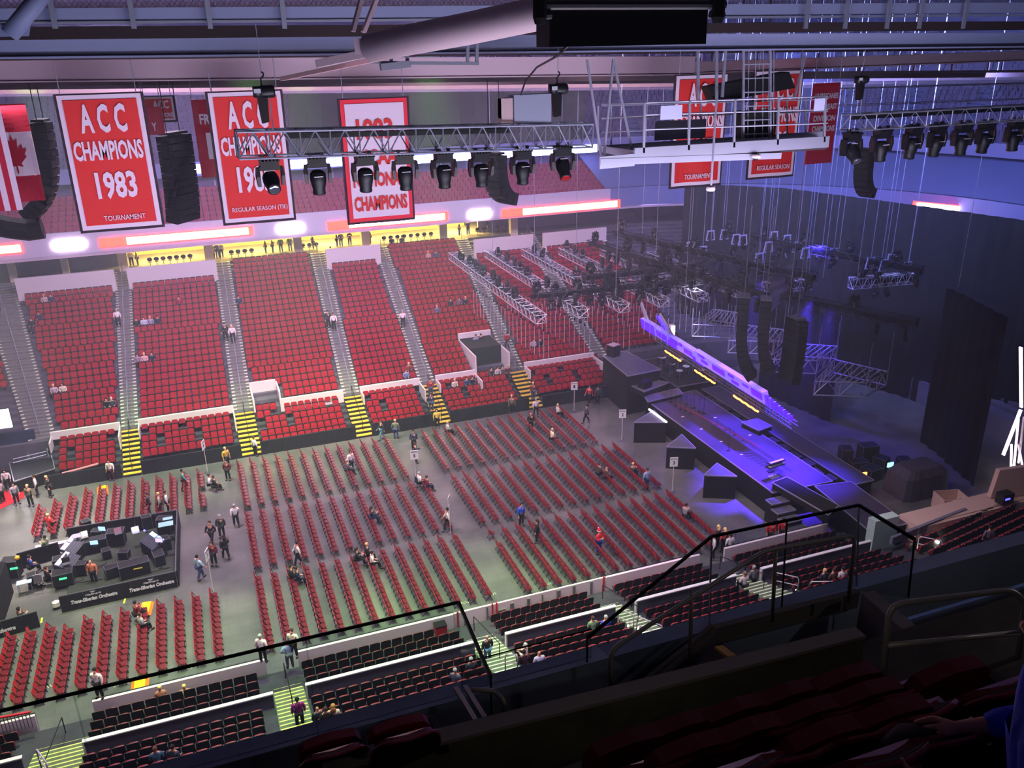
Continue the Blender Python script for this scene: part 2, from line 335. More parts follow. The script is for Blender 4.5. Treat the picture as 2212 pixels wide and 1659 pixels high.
# ---------------------------------------------------------------- near side
s=MB()   # terraces
NX0,NX1=-22,40
for k in range(5): s.bb((NX0,36.45-.8*k-.0,-.05),(NX1,37.35-.8*k,.34+.14*k))
struct(s,'terrace_near_front',dkconc)
s=MB()
for k in range(9): s.bb((NX0,32.45-RD*k,-.05),(NX1,33.95-RD*k,1.1+RZ*k))
struct(s,'terrace_near_rear',dkconc)
NSEC=[(-21,-10.0),(-7.6,.45),(2.0,10.35),(12.05,18.25),(19.5,25.8),(27.5,35.2)]
white_rail=mat('white_ledge',(232,222,226),.45); near_wall=mat('slate_wall',(82,82,100),.7)
for i,(x0,x1) in enumerate(NSEC):
    s=MB()
    if i!=3: s.bb((x0,37.5,0),(x1-.05,37.66,1.12)); struct(s,'dasher_board',mat('dasher_white',(226,206,216),.5))
    else:
        s.bb((x0-1.7,37.55,0),(x1+1.3,37.66,1.12)); struct(s,'dasher_board',mat('dasher_white',(226,206,216),.5))
    if i!=3:
        s=MB(); s.bb((x0,37.66,0),(x1-.05,37.74,1.13)); struct(s,'dasher_kick',blackm)
    s=MB(); s.bb((x0,33.92,.7),(x1,34.04,1.88)); struct(s,'wall_near_%d'%i,near_wall)
    s=MB(); s.bb((x0-.03,33.88,1.88),(x1+.03,34.08,1.94)); s.bb((x0-.04,33.88,1.0),(x0+.03,34.08,1.9)); struct(s,'trim_%d'%i,white_rail)
# door hardware on the bench boards
s=MB()
for x,w_,z0,z1 in ((10.9,.10,.05,1.1),(12.2,.08,.1,1.1),(13.6,.2,.5,.95),(14.6,.16,.3,1.0),(15.5,.05,.2,1.05),(16.4,.22,.1,1.05),(17.4,.14,.1,1.1),(18.5,.12,0,1.1)): s.bb((x,37.46,z0),(x+w_,37.55,z1))
s.bb((12.9,37.48,.55),(13.3,37.55,.68))
struct(s,'board_hardware',mat('board_hardware',(110,104,108),.5))
s=MB()
for x in (10.5,12.5,12.75,19.3): s.bb((x,37.44,0),(x+.07,37.54,1.25))
struct(s,'board_post',mat('red_post',(200,30,50),.5))
# near stairs
nose=mat('yellow_nosing',(226,222,120),.5); nose_w=mat('white_nosing',(222,228,196),.5)
for i,(x0,x1) in enumerate([(-9.95,-7.65),(.5,1.95),(10.4,12.0),(18.3,19.45),(25.85,27.45)]):
    s=MB(); b=MB()
    for j in range(15):
        y=37.1-.42*j; z=.07+.145*j+.04; s.bb((x0,y-.42,0),(x1,y,z)); b.bb((x0+.04,y-.07,z),(x1-.04,y,z+.015))
    struct(s,'stair_near',mat('stair_concrete',(96,106,84),.8)); struct(b,'stair_nosing',nose if i<2 else nose_w)
    s=MB(); s.bb((x0-.2,27.5,1.9),(x1+.2,30.8,2.19)); struct(s,'landing_near',mat('landing_concrete',(150,156,120),.8,noise=.15,nscale=1))
    h=MB(); m=(x0+x1)/2; h.path([(m,36.7,.3),(m,36.7,1.3),(m,32.6,2.6),(m,32.6,1.7)],.025,6); 
    tag(h.build('handrail',blackm),'dark handrail down the middle of the %s near-side stair from the left'%ORD[i],'handrail')
# ================================================================ stadium seats (local: sitter looks to +Y, origin on the row floor)
def rpanel(mb,c,w,h,t,tilt,cut=.25,bow=0):
    """rounded-corner panel, centre c, width w, height h, thickness t, leaning back by tilt"""
    x=w/2; q=cut*w; pts=[(-x,-h/2),(x,-h/2),(x,h/2-q*.6),(x-q*.35,h/2-q*.12),(x-q,h/2),(0,h/2+.012),(-x+q,h/2),(-x+q*.35,h/2-q*.12),(-x,h/2-q*.6)]
    c=Vector(c); ct,st=math.cos(tilt),math.sin(tilt); f=[];n=len(pts)
    for s_ in (-1,1):
        for a,b in pts:
            yy=s_*t/2+bow*(1-(a/x)**2)*-1
            f.append(c+Vector((a,yy*ct-b*st,yy*st+b*ct)))
    mb.add(f,[tuple(range(n-1,-1,-1)),tuple(range(n,2*n))]+[(i,(i+1)%n,n+(i+1)%n,n+i) for i in range(n)]); return mb
def seat_parts(rear):
    d={}
    d['back_shell']=(rpanel(MB(),(0,-.21,.68),.53,.56,.035,.16,.16,.02).mesh('back_shell',rear),)
    d['back_cushion']=(rpanel(MB(),(0,-.155,.66),.44,.44,.05,.18,.2).mesh('back_cushion',red_seat),)
    d['seat_pan']=(rpanel(MB(),(0,-.04,.60),.46,.40,.07,.10,.22).mesh('seat_pan',red_seat),)
    m=MB()
    m.box((.268,-.02,.60),(.03,.36,.035)).bar((.268,-.14,.6),(.268,-.10,.0),.03,.05)
    d['armrest']=(m.mesh('armrest',blackm),)
    m=MB(); m.bar((0,-.12,0),(0,-.12,.38),.05,.06); m.box((0,-.12,.39),(.5,.05,.05)); m.box((0,-.12,.01),(.14,.12,.02)); d['stand']=(m.mesh('stand',blackm),)
    return d
SP={'black':seat_parts(black_shell),'red':seat_parts(mat('dark_red_shell',(130,20,34),.5))}
SPK={k:{n:v[0] for n,v in d.items()} for k,d in SP.items()}
def place_seat(kind,x,y,z,rz,label,group,parts=('back_shell','back_cushion','seat_pan','armrest','stand')):
    t=thing('stadium_seat',label,'seat',(x,y,z),rz,group)
    for p in parts: inst(SPK[kind][p],p,t)
    return t
def seat_low(mb,x,y,z,rz,rm=0):
    """the same seat with fewer faces, for the many far ones"""
    mb.M=Matrix.Translation((x,y,z))@Matrix.Rotation(rz,4,'Z')
    mb.k=0; rpanel(mb,(0,-.17,.66),.47,.46,.06,.18,.2); rpanel(mb,(0,-.02,.60),.45,.38,.06,.12,.2)
    mb.k=1; rpanel(mb,(0,-.225,.69),.52,.56,.03,.16,.16); mb.bb((-.28,-.2,.56),(-.25,.14,.61)); mb.box((0,-.12,.2),(.06,.06,.4)); mb.M=None
TAK=[]   # seats occupied / missing, as (x,y)
# --- far side
far=[]  # (x,y,z,section,row,col,zone)
for i,sec in enumerate(SEC):
    for k in range(sec[4]):
        if i==0 and k<7: continue
        if i==3 and k<2: xa,xb=5.1,secx(sec,k/25)[1]
        elif i==5 and k<6: xa,xb=sec[0],21.9+.05*k
        else: xa,xb=secx(sec,k/25)
        n=int((xb-xa-.1)/.57)
        off=(xb-xa-n*.57)/2+.285
        for c in range(n): far.append((xa+off+.57*c,69.55+RD*k,bank_z(k),i,k,c,'main'))
fx={1:(-11.7,-7.6),2:(-5.9,1.1),3:(2.9,10.05),4:(11.75,16.7),5:(18.45,25.05),6:(26.85,34.3)}
for i,(xa,xb) in fx.items():
    for k in range(6):
        n=int((xb-xa)/.56); gap={1:(3,),2:(4,9),3:(2,6),4:(4,),5:(5,),6:(4,9)}[i]
        for c in range(n):
            if k>1 and any((c+k)%n==g+k%2 for g in gap) and k<5: continue
            if i==3 and k>=4 and c==3: continue
            if k==0 and i in (1,2,6) : continue
            far.append((xa+.28+.56*c,64.75+.74*k,.12+.26*k+.02,i,k,c,'front'))
far.sort(key=lambda s:(Vector(s[:3])-CAM).length)
SN={0:'corner section left of the wide stair',1:'leftmost full far section',2:'second far section from the left',3:'third far section from the left',4:'narrow fourth far section from the left',5:'fifth far section, with the boxed recess',6:'sixth far section, beside the stage',7:'far section behind the hanging trusses'}
def near_person(s): return False
mb=MB()
for s in far: seat_low(mb,s[0],s[1],s[2],pi)
o=mb.build('stadium_seats_far',[red_seat,blackm]); o['kind']='stuff'; tag(o,'rows of red tip-up seats filling the far stand behind the front blocks','seats')
# club and upper deck seats, stuff
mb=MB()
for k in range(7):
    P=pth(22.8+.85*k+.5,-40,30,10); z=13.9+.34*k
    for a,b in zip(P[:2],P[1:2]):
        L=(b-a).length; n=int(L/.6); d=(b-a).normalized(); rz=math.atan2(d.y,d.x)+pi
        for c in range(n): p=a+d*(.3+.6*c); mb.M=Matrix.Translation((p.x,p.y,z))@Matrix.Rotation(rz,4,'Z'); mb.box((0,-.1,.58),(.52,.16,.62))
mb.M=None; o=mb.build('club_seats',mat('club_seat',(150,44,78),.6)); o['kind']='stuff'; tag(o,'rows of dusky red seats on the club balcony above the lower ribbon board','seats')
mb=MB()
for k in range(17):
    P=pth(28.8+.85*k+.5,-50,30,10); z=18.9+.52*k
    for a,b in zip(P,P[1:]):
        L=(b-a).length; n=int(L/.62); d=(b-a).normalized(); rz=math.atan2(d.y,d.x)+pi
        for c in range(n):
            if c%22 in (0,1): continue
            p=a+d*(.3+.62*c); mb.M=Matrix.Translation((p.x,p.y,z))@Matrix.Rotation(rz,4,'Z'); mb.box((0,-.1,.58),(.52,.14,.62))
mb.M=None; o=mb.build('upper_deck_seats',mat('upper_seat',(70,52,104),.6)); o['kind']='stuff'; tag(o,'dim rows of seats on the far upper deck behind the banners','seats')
# --- near side
near=[]
for i,(x0,x1) in enumerate(NSEC):
    for k in range(4):
        n=int((x1-x0-.1)/.575)
        for c in range(n):
            x=x0+.33+.575*c
            if i==2 and k<1 and c>n-3: continue
            near.append((x,36.75-.8*k,.34+.14*k,i,k,c,'front','red' if (i==3 and k<2) or (i==4 and c==0 and k<3) else 'black'))
    for k in range(7):
        n=int((x1-x0-.1)/.575)
        for c in range(n): near.append((x0+.33+.575*c,33.15-RD*k,1.1+RZ*k,i,k,c,'rear','black'))
for c in range(16):   # the corner section at the right
    for k in range(7): near.append((37.2+.575*c,33.0-RD*k+.10*c,1.1+RZ*k,6,k,c,'rear','black'))
def vis(p):
    v=Vector(p)-CAM; z=v.dot(CF); x=1106+FPX*v.dot(CR)/z; y=829.5-FPX*v.dot(CU)/z
    lim=1747-.265*x
    return -30<x<2240 and y<lim+20
near=[s for s in near if vis((s[0],s[1],s[2]+.9))]
near.sort(key=lambda s:(Vector(s[:3])-CAM).length)
NN={0:'leftmost section',1:'second section from left',2:'third section from left',3:'section by bench boards',4:'fifth section from left',5:'section nearest stage',6:'end section'}
SEATN=['front','rear']
for s in near[:300]:
    place_seat(s[7],s[0],s[1],s[2],0,'%s seat, %s from left, %s row %s slate wall, near %s'%('dark' if s[7]=='black' else 'red',ORD[min(s[5],19)],ORD[s[4]],'before' if s[6]=='front' else 'behind',NN[s[3]]),'near-side tip-up seats')
mb=MB()
for s in near[300:]:
    seat_low(mb,s[0],s[1],s[2],0)
o=mb.build('stadium_seats_near',[red_seat,blackm]); o['kind']='stuff'; tag(o,'rows of dark-backed tip-up seats on the near side, towards the stage','seats')
# ================================================================ folding chairs on the arena floor (sitter looks to +X)
pad=mat('chair_seat_vinyl',(96,22,32),.3,spec=.8); rback=mat('chair_back_red',(180,30,38),.4,spec=.5); cframe=mat('chair_frame',(20,20,24),.4,.3); chrome=mat('chair_rivet',(200,190,195),.25,.6)
def tilt_pad(c,w,h,t,cut):   # back panel facing +X
    m=MB(); rpanel(m,(0,0,0),w,h,t,.20,cut,.015)
    q=MB(); rz=Matrix.Rotation(-pi/2,4,'Z')
    q.M=Matrix.Translation(c)@rz; q.add(m.v,m.f); q.M=None; return q
cb_=tilt_pad((-.205,0,.70),.455,.31,.035,.3).mesh('backrest',rback)
m=MB(); m.prism([(-.17,-.19),(.12,-.205),(.155,-.15),(.155,.15),(.12,.205),(-.17,.19)],.43,.465); cs_=m.mesh('seat',pad)
m=MB(); m.prism([(-.18,-.2),(.13,-.215),(.168,-.155),(.168,.155),(.13,.215),(-.18,.2)],.405,.43); cp_=m.mesh('seat_pan',rback)
m=MB()
for s_ in (-1,1):
    y=s_*.225; m.tube((-.235,y,.84),(.20,y,0),.014,5); m.tube((.10,y*.92,.43),(-.26,y*.92,0),.013,5); m.tube((-.235,y,.84),(-.22,y*.6,.855),.012,4)
m.tube((-.22,-.2,.05),(-.22,.2,.05),.009,4); m.tube((.13,-.22,.14),(.13,.22,.14),.009,4); m.tube((-.235,-.14,.85),(-.235,.14,.85),.012,4)
cf_=m.mesh('frame',cframe)
m=MB()
for s_ in (-1,1): m.box((-.215,s_*.235,.80),(.03,.02,.05))
cr_=m.mesh('clamp',chrome)
chairs=[]
DX=.941
def block(name,x0,n,ya,yb,step=.50,skip=()):
    cnt=int(round((yb-ya)/step))
    for r in range(n):
        for c in range(cnt):
            if (r,c) in skip: continue
            chairs.append((x0+DX*r,ya+step*(c+.5),name,r,c))
def rows_px(name,pts,nf,step=.5,rx=0):
    pass
block('near middle block',.80,14,39.35,46.35)
block('centre middle block',.90,14,47.35,54.35)
block('far middle block',.95,13,55.3,62.3)
block('near right block',15.35,15,38.9,45.9,skip=((0,12),(0,11)))
block('centre right block',15.35,15,47.1,54.1)
block('far right block',15.35,14,55.3,62.3)
block('near left block',-14.0,14,39.6,45.6,skip=((5,11),))
block('far left block',-12.25,12,56.4,62.0,skip=((0,8),(0,9),(0,10),(1,9),(1,10),(2,10),(11,4),(11,5)))
chairs=[c for c in chairs]
chairs.sort(key=lambda c:(Vector((c[0],c[1],.5))-CAM).length)
chairs=[c for c in chairs if 0<1]
def invw(p):
    v=Vector(p)-CAM; z=v.dot(CF); return -20<1106+FPX*v.dot(CR)/z<2232
chairs=[c for c in chairs if invw((c[0],c[1],.5))]
def jit(): return rnd.uniform(-.03,.03)
for x,y,b,r,c in chairs[:300]:
    t=thing('folding_chair','red folding chair, %s from near end, %s row, %s'%(ORD[c],ORD[r],b),'chair',(x+jit()*.4,y,0),R(rnd.uniform(-2,2)),'folding chairs on the arena floor')
    for nm,me in (('backrest',cb_),('seat',cs_),('seat_pan',cp_),('frame',cf_),('clamp',cr_)): inst(me,nm,t)
mb=MB(); srcs=[(cb_,0),(cs_,1),(cp_,0),(cf_,2),(cr_,3)]; geo=[([tuple(v.co) for v in me.vertices],[tuple(p.vertices) for p in me.polygons],k) for me,k in srcs]
for x,y,b,r,c in chairs[300:]:
    mb.M=Matrix.Translation((x+jit()*.4,y,0))@Matrix.Rotation(R(rnd.uniform(-2,2)),4,'Z')
    for v,f,k in geo: mb.k=k; mb.add(v,f)
mb.M=None; mb.k=3; o=mb.build('folding_chairs_beyond',[rback,pad,cframe,chrome]); o['kind']='stuff'; tag(o,'ranks of red folding chairs across the middle and far floor','chairs')
# ================================================================ ribbon boards (lit LED screens)
led_w=mat('led_white',(255,250,255),.5,emit=(255,228,240),es=9); led_r=mat('led_red',(255,60,50),.5,emit=(255,40,30),es=5); led_b=mat('led_blue',(200,210,255),.5,emit=(150,165,255),es=6); led_off=mat('led_housing',(150,150,205),.4)
def ribbon(px0,px1,py0,py1,Y,h,label,kind):
    a=V(px0,py0,Y); b=V(px1,py1,Y); z=(a.z+b.z)/2; x0,x1=a.x,b.x
    t=thing('ribbon_board',label,'screen',((x0+x1)/2,Y,z-h/2),0,'lit ribbon boards'); L=x1-x0
    s=MB(); s.box((0,.05,h/2),(L,.10,h)); 
    if kind=='red':
        s.build('housing',led_r,t); m=MB(); m.box((L*.07,-.02,h/2),(L*.80,.05,h*.74)); m.build('lit_message',led_w,t)
    elif kind=='loz':
        m=MB(); s=MB(); q=h*.35; m.add([(x*(L/2-(q if abs(z_)>.5 else 0)),y,h/2+z_*h/2) for y in (-.03,.05) for x,z_ in ((-1,-.4),(-1,-1),(1,-1),(1,-.4),(1,.4),(1,1),(-1,1),(-1,.4))],[(0,1,2,3,4,5,6,7),(15,14,13,12,11,10,9,8)]+[(i,(i+1)%8,8+(i+1)%8,8+i) for i in range(8)]); m.build('lit_message',led_w,t)
    else:
        s.build('lit_message',{'blue':led_b,'white':led_w}[kind],t)
def yb(px): return 514-.0738*(px-350)+0
for i,(a,b,k,lb) in enumerate([(-40,47,'red','red and white lit ribbon board cut off by the left edge'),(112,186,'loz','short white lit ribbon panel left of the long one under the 1983 tournament banner'),(215,546,'red','long red and white lit ribbon board below the two left banners'),(598,657,'loz','short white lit panel below the regular season tie banner'),(708,968,'red','red and white lit ribbon board below the white national champions banner'),(1012,1062,'loz','short white lit panel just left of the longest right-hand ribbon board'),(1085,1340,'red','red and white lit ribbon board below the work platform'),(1383,1434,'loz','short white lit panel right beside the black drape')]):
    ribbon(a,b,yb(a),yb(b),86.2,.85,lb,k)
t=thing('ribbon_board','red-framed lit ribbon board curving above the right end drape','screen',V(2077,452,66)); m=MB(); a=V(1972,441,66); b=V(2182,461,66)-a; m.bar(a-t.location,a+b-t.location,.1,.62); m.build('housing',led_r,t); m=MB(); m.bar(a+b*.04-t.location+Vector((-.06,-.1,0)),a+b*.9-t.location+Vector((-.06,-.1,0)),.1,.42); m.build('lit_message',led_w,t)
y2=lambda px:386-.049*px
for a,b,k,lb in [(45,112,'blue','short blue-white lit strip left of the 1983 tournament banner'),(396,436,'blue','blue-white lit strip behind the speaker stack between two banners'),(600,745,'blue','blue-white lit strip between the tie banner and the white banner'),(885,1290,'blue','long blue-white lit strip behind the row of moving lights')]:
    ribbon(a,b,y2(a),y2(b),92.1,.85,lb,k)
for a,b,k,lb in [(1805,2235,'blue','blue-white lit strip behind the right row of moving lights')]:
    ribbon(a,b,318,315,92.1,.85,lb,k)
# ================================================================ banners
b_red=mat('banner_red',(196,36,34),.7,bump=.15,nscale=3); b_white=mat('banner_white',(206,190,206),.7); b_edge=mat('banner_hem',(50,36,46),.8); b_dred=mat('banner_dark_red',(168,26,52),.8)
def cloth(w,h,y,nx=10,nz=14,amp=.03,ph=0):
    m=MB(); P=[]
    for s_ in (0,.02):
        for j in range(nz+1):
            for i in range(nx+1):
                u,v=i/nx,j/nz; P.append((-w/2+w*u,y+s_+amp*math.sin(u*7+ph+v*2)*(1-v)*.8,h*v-h))
    n=(nx+1)*(nz+1); F=[]
    for j in range(nz):
        for i in range(nx):
            a=j*(nx+1)+i; F+=[(a,a+1,a+nx+2,a+nx+1),(n+a,n+a+nx+1,n+a+nx+2,n+a+1)]
    bd=[i for i in range(nx+1)]+[j*(nx+1)+nx for j in range(1,nz+1)]+[nz*(nx+1)+i for i in range(nx-1,-1,-1)]+[j*(nx+1) for j in range(nz-1,0,-1)]
    F+=[(bd[i],n+bd[i],n+bd[(i+1)%len(bd)],bd[(i+1)%len(bd)]) for i in range(len(bd))]
    return m.add(P,F)
def banner(p0,p1,py2,Y,label,lines,field,border,ink,hem=True,amp=.0,line='rope'):
    """p0,p1: pixels of the top corners; py2: pixel height of the lower edge"""
    a=V(*p0,Y); b=V(*p1,Y); c=V(p0[0]+(py2-p0[1])*.15,py2,Y); w=b.x-a.x; h=(a.z+b.z)/2-c.z
    t=thing('banner',label,'banner',((a.x+b.x)/2,Y,(a.z+b.z)/2)); 
    if hem: cloth(w+.14,h+.12,.03).build('hem',b_edge,t).location.z=.04
    cloth(w,h,0,amp=amp).build('border',border,t)
    g=cloth(w*.88,h-.06*w*2,-.03,amp=amp).build('field',field,t); g.location.z=-.06*w
    for s,zt,hh,ww,ox in lines:
        text('lettering',s,ink,t,(-ww*w/2+ox*w,-.075-amp,-h*(zt+hh)),(1,0,0),(0,0,1),ww*w,hh*h,.008,bold=.034 if hh>.06 else .008)
    m=MB()
    for s_ in (-1,1): m.tube((s_*w*.45,0,.05),(s_*w*.45,0,.9),.012,4)
    m.build(line,steel,t)
ACC=[('A C C',.065,.21,.56,.0),('CHAMPIONS',.33,.145,.84,0)]
banner((120,205),(303,203),500,27,'red CHAMPIONS 1983 TOURNAMENT banner, leftmost large one',ACC+[('1983',.56,.21,.50,.02),('TOURNAMENT',.895,.04,.52,.05)],b_red,b_white,b_white)
banner((448,200),(605,197),482,27.4,'red CHAMPIONS banner with REGULAR SEASON (TIE), behind the left end of truss',ACC+[('1985',.56,.21,.50,.0),('REGULAR SEASON (TIE)',.88,.045,.80,.02)],b_red,b_white,b_white)
banner((733,215),(878,212),480,27.8,'white NATIONAL CHAMPIONS banner with red border',[('1983',.155,.17,.55,-.02),('NCAA',.40,.13,.6,0),('NATIONAL',.59,.12,.8,0),('CHAMPIONS',.785,.125,.82,0)],b_white,mat('banner_border_red',(214,36,56),.7),b_red)
banner((1462,165),(1572,160),400,26,'red CHAMPIONS TOURNAMENT banner behind the work platform, left one',ACC+[('1987',.56,.21,.50,.02),('TOURNAMENT',.89,.045,.56,.0)],b_red,b_white,b_white,amp=.05)
banner((1635,155),(1735,152),380,26.5,'red CHAMPIONS REGULAR SEASON banner behind the work platform, right one',ACC+[('1989',.56,.21,.50,.02),('REGULAR SEASON',.885,.045,.72,.0)],b_red,b_white,b_white,amp=.03)
banner((1757,180),(1816,178),352,29.6,'dark red DIVISION CHAMPIONS banner, rightmost and furthest of the right group',[('HURRICANES',.12,.07,.84,0),('SOUTHEAST',.25,.07,.84,0),('DIVISION',.39,.075,.80,0),('CHAMPIONS',.52,.075,.84,0)],b_dred,b_dred,b_white,hem=False)
banner((302,210),(372,209),262,40,'small red CHAMPIONS banner half hidden behind the 1983 tournament banner',[('ACC',.14,.36,.5,.1),('CHAMPIONS',.66,.2,.7,.1)],b_red,b_white,b_white)
banner((312,232),(348,230),292,38,'plain red pennant tucked behind the 1983 tournament banner, ending in Y',[('Y',.55,.3,.3,-.1)],b_dred,b_dred,b_white,hem=False)
banner((412,218),(462,212),384,38,'dark red retired number banner behind the tie banner',[('FR',.18,.13,.45,-.02),('1',.42,.34,.26,.06)],b_dred,b_dred,b_white,hem=False)
# flags at the left edge
t=thing('flag','red and white maple leaf flag hanging at the left edge','flag',V(8,225,30)); w=1.05
a=V(-16,225,30); b=V(48,435,30); ww=1.1; hh=a.z-b.z
for j,(z0,z1,mm) in enumerate([(0,-.28,b_dred),(-.28,-.73,b_white),(-.73,-1,b_dred)]):
    q=cloth(ww,hh*(z0-z1),0,8,6,.05,j).build('stripe',mm,t); q.location.z=hh*z0
m=MB(); pts=[(0,.5),(.08,.32),(.2,.38),(.16,.12),(.34,.24),(.36,.12),(.5,.12),(.38,-.02),(.44,-.08),(.2,-.24),(.24,-.34),(.03,-.3),(.03,-.5),(-.03,-.5),(-.03,-.3),(-.24,-.34),(-.2,-.24),(-.44,-.08),(-.38,-.02),(-.5,.12),(-.36,.12),(-.34,.24),(-.16,.12),(-.2,.38),(-.08,.32)]
m.slab([(x*.7,-.09,-hh*.5+y*hh*.40) for x,y in pts],(0,.015,0)); m.build('maple_leaf',b_dred,t)
t=thing('flag','red and white striped flag at the left edge','flag',V(-18,330,28)); a=V(0,300,28); b=V(0,440,28)
for j in range(6):
    q=MB(); q.bb((-.45+.15*j,-.02,-1.6),(-.30+.15*j,0,1.2)); q.build('stripe',b_dred if j%2==0 else b_white,t)
# dark masking curtain above the yellow light, high on the far side
s=MB(); a=V(618,182,92.25); b=V(1262,322,92.25)
for i in range(40):
    x0=a.x+(b.x-a.x)*i/40; s.bb((x0,92.2+.05*(i%2),max(19.45,b.z)),(x0+(b.x-a.x)/40,92.26+.05*(i%2),a.z))
tag(s.build('masking_curtain',mat('olive_curtain',(44,46,34),.9)),'dark olive curtain high on the far side behind the white banner','curtain')
# ================================================================ roof steel and catwalk
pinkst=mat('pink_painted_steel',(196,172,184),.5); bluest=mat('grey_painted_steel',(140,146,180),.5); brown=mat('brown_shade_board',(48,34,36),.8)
def beam(p0,p1,Y0,Y1,h,m,name,label,cat='beam',w_=.25,fl=True):
    a=V(*p0,Y0); b=V(*p1,Y1); s=MB(); s.bar(a,b,.05,h)
    d=(b-a).normalized(); up=Vector((0,0,1))
    if fl:
        for q in (-1,1): s.bar(a+up*q*h/2,b+up*q*h/2,w_,.04)
    return tag(s.build(name,m),label,cat)
beam((-60,104),(2280,86),20,20,.36,bluest,'roof_beam','long grey-blue roof girder crossing the whole view just below the catwalk')
beam((-60,153),(1500,142),30,30,.62,pinkst,'roof_beam','long pinkish roof girder running left to the work platform')
beam((1400,150),(2280,118),32,33,.42,pinkst,'roof_beam','slimmer pinkish roof girder behind the work platform on the right')
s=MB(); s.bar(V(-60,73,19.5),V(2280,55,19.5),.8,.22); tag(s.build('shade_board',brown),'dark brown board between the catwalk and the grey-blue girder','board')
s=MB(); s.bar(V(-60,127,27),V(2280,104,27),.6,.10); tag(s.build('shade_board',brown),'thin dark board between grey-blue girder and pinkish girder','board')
for i,(y0,y1,Y,r_,mm) in enumerate([(180,176,42,.13,pinkst),(190,183,50,.10,pinkst),(199,190,60,.12,pinkst),(206,197,70,.1,pinkst),(172,168,36,.06,steel)]):
    s=MB(); a=V(-60,y0,Y); b=V(2280,y1-15,Y); s.bar(a,b,.12,r_*2)
    n=26
    for k in range(n): p=a+(b-a)*(k/n+.01*(k%3)); s.bar(p,p+Vector((0,0,.9)),.05,.05)
    tag(s.build('roof_purlin',mat('roof_purlin_paint',(96,80,90),.7)),'%s of the thin horizontal roof members under the pinkish girder'%ORD[i],'roof member')
s=MB(); s.bb((-40,96,27.0),(60,97,27.8)); struct(s,'trim_0_roof_edge',mat('roof_edge',(40,34,40),.8))
# yellow-lit soffit strip over the olive curtain
s=MB(); a=V(600,186,93); b=V(1060,168,93); s.bb((a.x,92.6,a.z-.1),(b.x,94.5,a.z+.28)); tag(s.build('cove_light',mat('cove_light',(255,236,120),.6,emit=(255,224,110),es=1.6)),'yellow glowing cove strip above the olive curtain','light')
# catwalk : toe board, posts, rails, expanded mesh
t=thing('catwalk','overhead maintenance catwalk with expanded mesh along the top of the view','catwalk',(0,19,30.5)); O=Vector(t.location)
s=MB(); a=V(-60,36,19)-O; b=V(2280,16,19)-O; s.bar(a,b,.06,.26); s.build('toe_board',bluest,t)
s=MB(); a=V(-60,51,19)-O; b=V(2280,32,19)-O; s.bar(a,b,.12,.05); s.build('edge_angle',alu,t)
for i,px in enumerate((120,290,455,615,1120,1210,1740,1825,1915,1985,2080)):
    s=MB(); p=V(px,62,18.8)-O; s.bar(p,p+Vector((0,0,1.5)),.09,.06); s.build('post',alu,t)
m=MB(); x0=(V(-60,0,19.2)-O).x; x1=(V(2280,0,19.2)-O).x; y=.25; z0=(V(1100,36,19)-O).z+.05
n=int((x1-x0)/.10)
for i in range(n):
    for j in range(7):
        xx=x0+.10*i+(.05 if j%2 else 0); zz=z0+.10*j*.6; q=.048; r_=.006
        m.add([(xx,y,zz),(xx+r_,y,zz-r_),(xx+.05,y,zz+.06-r_),(xx+.05,y,zz+.06)],[(0,1,2,3)]); m.add([(xx+.10,y,zz),(xx+.10-r_,y,zz-r_),(xx+.05,y,zz+.06-r_),(xx+.05,y,zz+.06)],[(0,1,2,3)])
o=m.build('mesh_panel',alu,t)
# deep roof steel seen through the mesh, left gusset and struts
def strut(pts,Y,r_,m,name,label,cat='strut',n=8):
    s=MB(); P=[V(px,py,yy) for (px,py),yy in zip(pts,Y)]; s.path(P,r_,n); return tag(s.build(name,m,smooth=True),label,cat)
strut([(20,75),(105,-30)],(17,17),.14,bluest,'roof_strut','grey tube strut in the top left corner')
s=MB(); P=[V(x,y,17.1) for x,y in ((-20,48),(66,52),(62,78),(-20,80))]; s.slab(P,(0,.05,0)); tag(s.build('gusset_plate',bluest),'bolted grey gusset plate at the top left edge','steel plate')
for a,b,lb in (((762,68),(788,-30),'left flat brace of the pair above the big pipe joint'),((785,70),(824,-30),'right flat brace of the pair above the big pipe joint')):
    s=MB(); s.bar(V(*a,13),V(*b,13),.16,.05); 
    tag(s.build('roof_brace',pinkst),lb,'brace')
t=thing('roof_pipe','large pale roof pipe slanting up to the right from a bolted joint','pipe',V(800,105,12.5)); O=Vector(t.location)
s=MB(); s.path([V(800,102,12.5)-O,V(1010,62,11)-O,V(1300,0,9.6)-O,V(1480,-40,9)-O],.19,20); s.build('pipe',pinkst,t,True)
s=MB(); s.bar(V(690,137,12.9)-O,V(830,108,12.4)-O,.28,.10); s.bar(V(770,100,12.6)-O,V(812,98,12.5)-O,.3,.2); s.build('joint_plate',pinkst,t)
s=MB(); s.bar(V(610,170,14)-O,V(840,122,12.3)-O,.10,.06); s.build('lower_flange',mat('peach_steel',(214,168,170),.45),t)
s=MB()
for px in (845,880,1010,1030): s.bar(V(px,70,14)-V(0,0,0)*0,V(px,140,14),.05,.04)
s.bar(V(880,136,14),V(1034,137,14),.05,.05); s.bar(V(700,130,14),V(880,137,14),.05,.05); s.bar(V(822,145,14),V(885,138,14),.12,.10)
tag(s.build('cable_tray_hanger',alu),'small hung steel frame just under the big slanting pipe','frame')
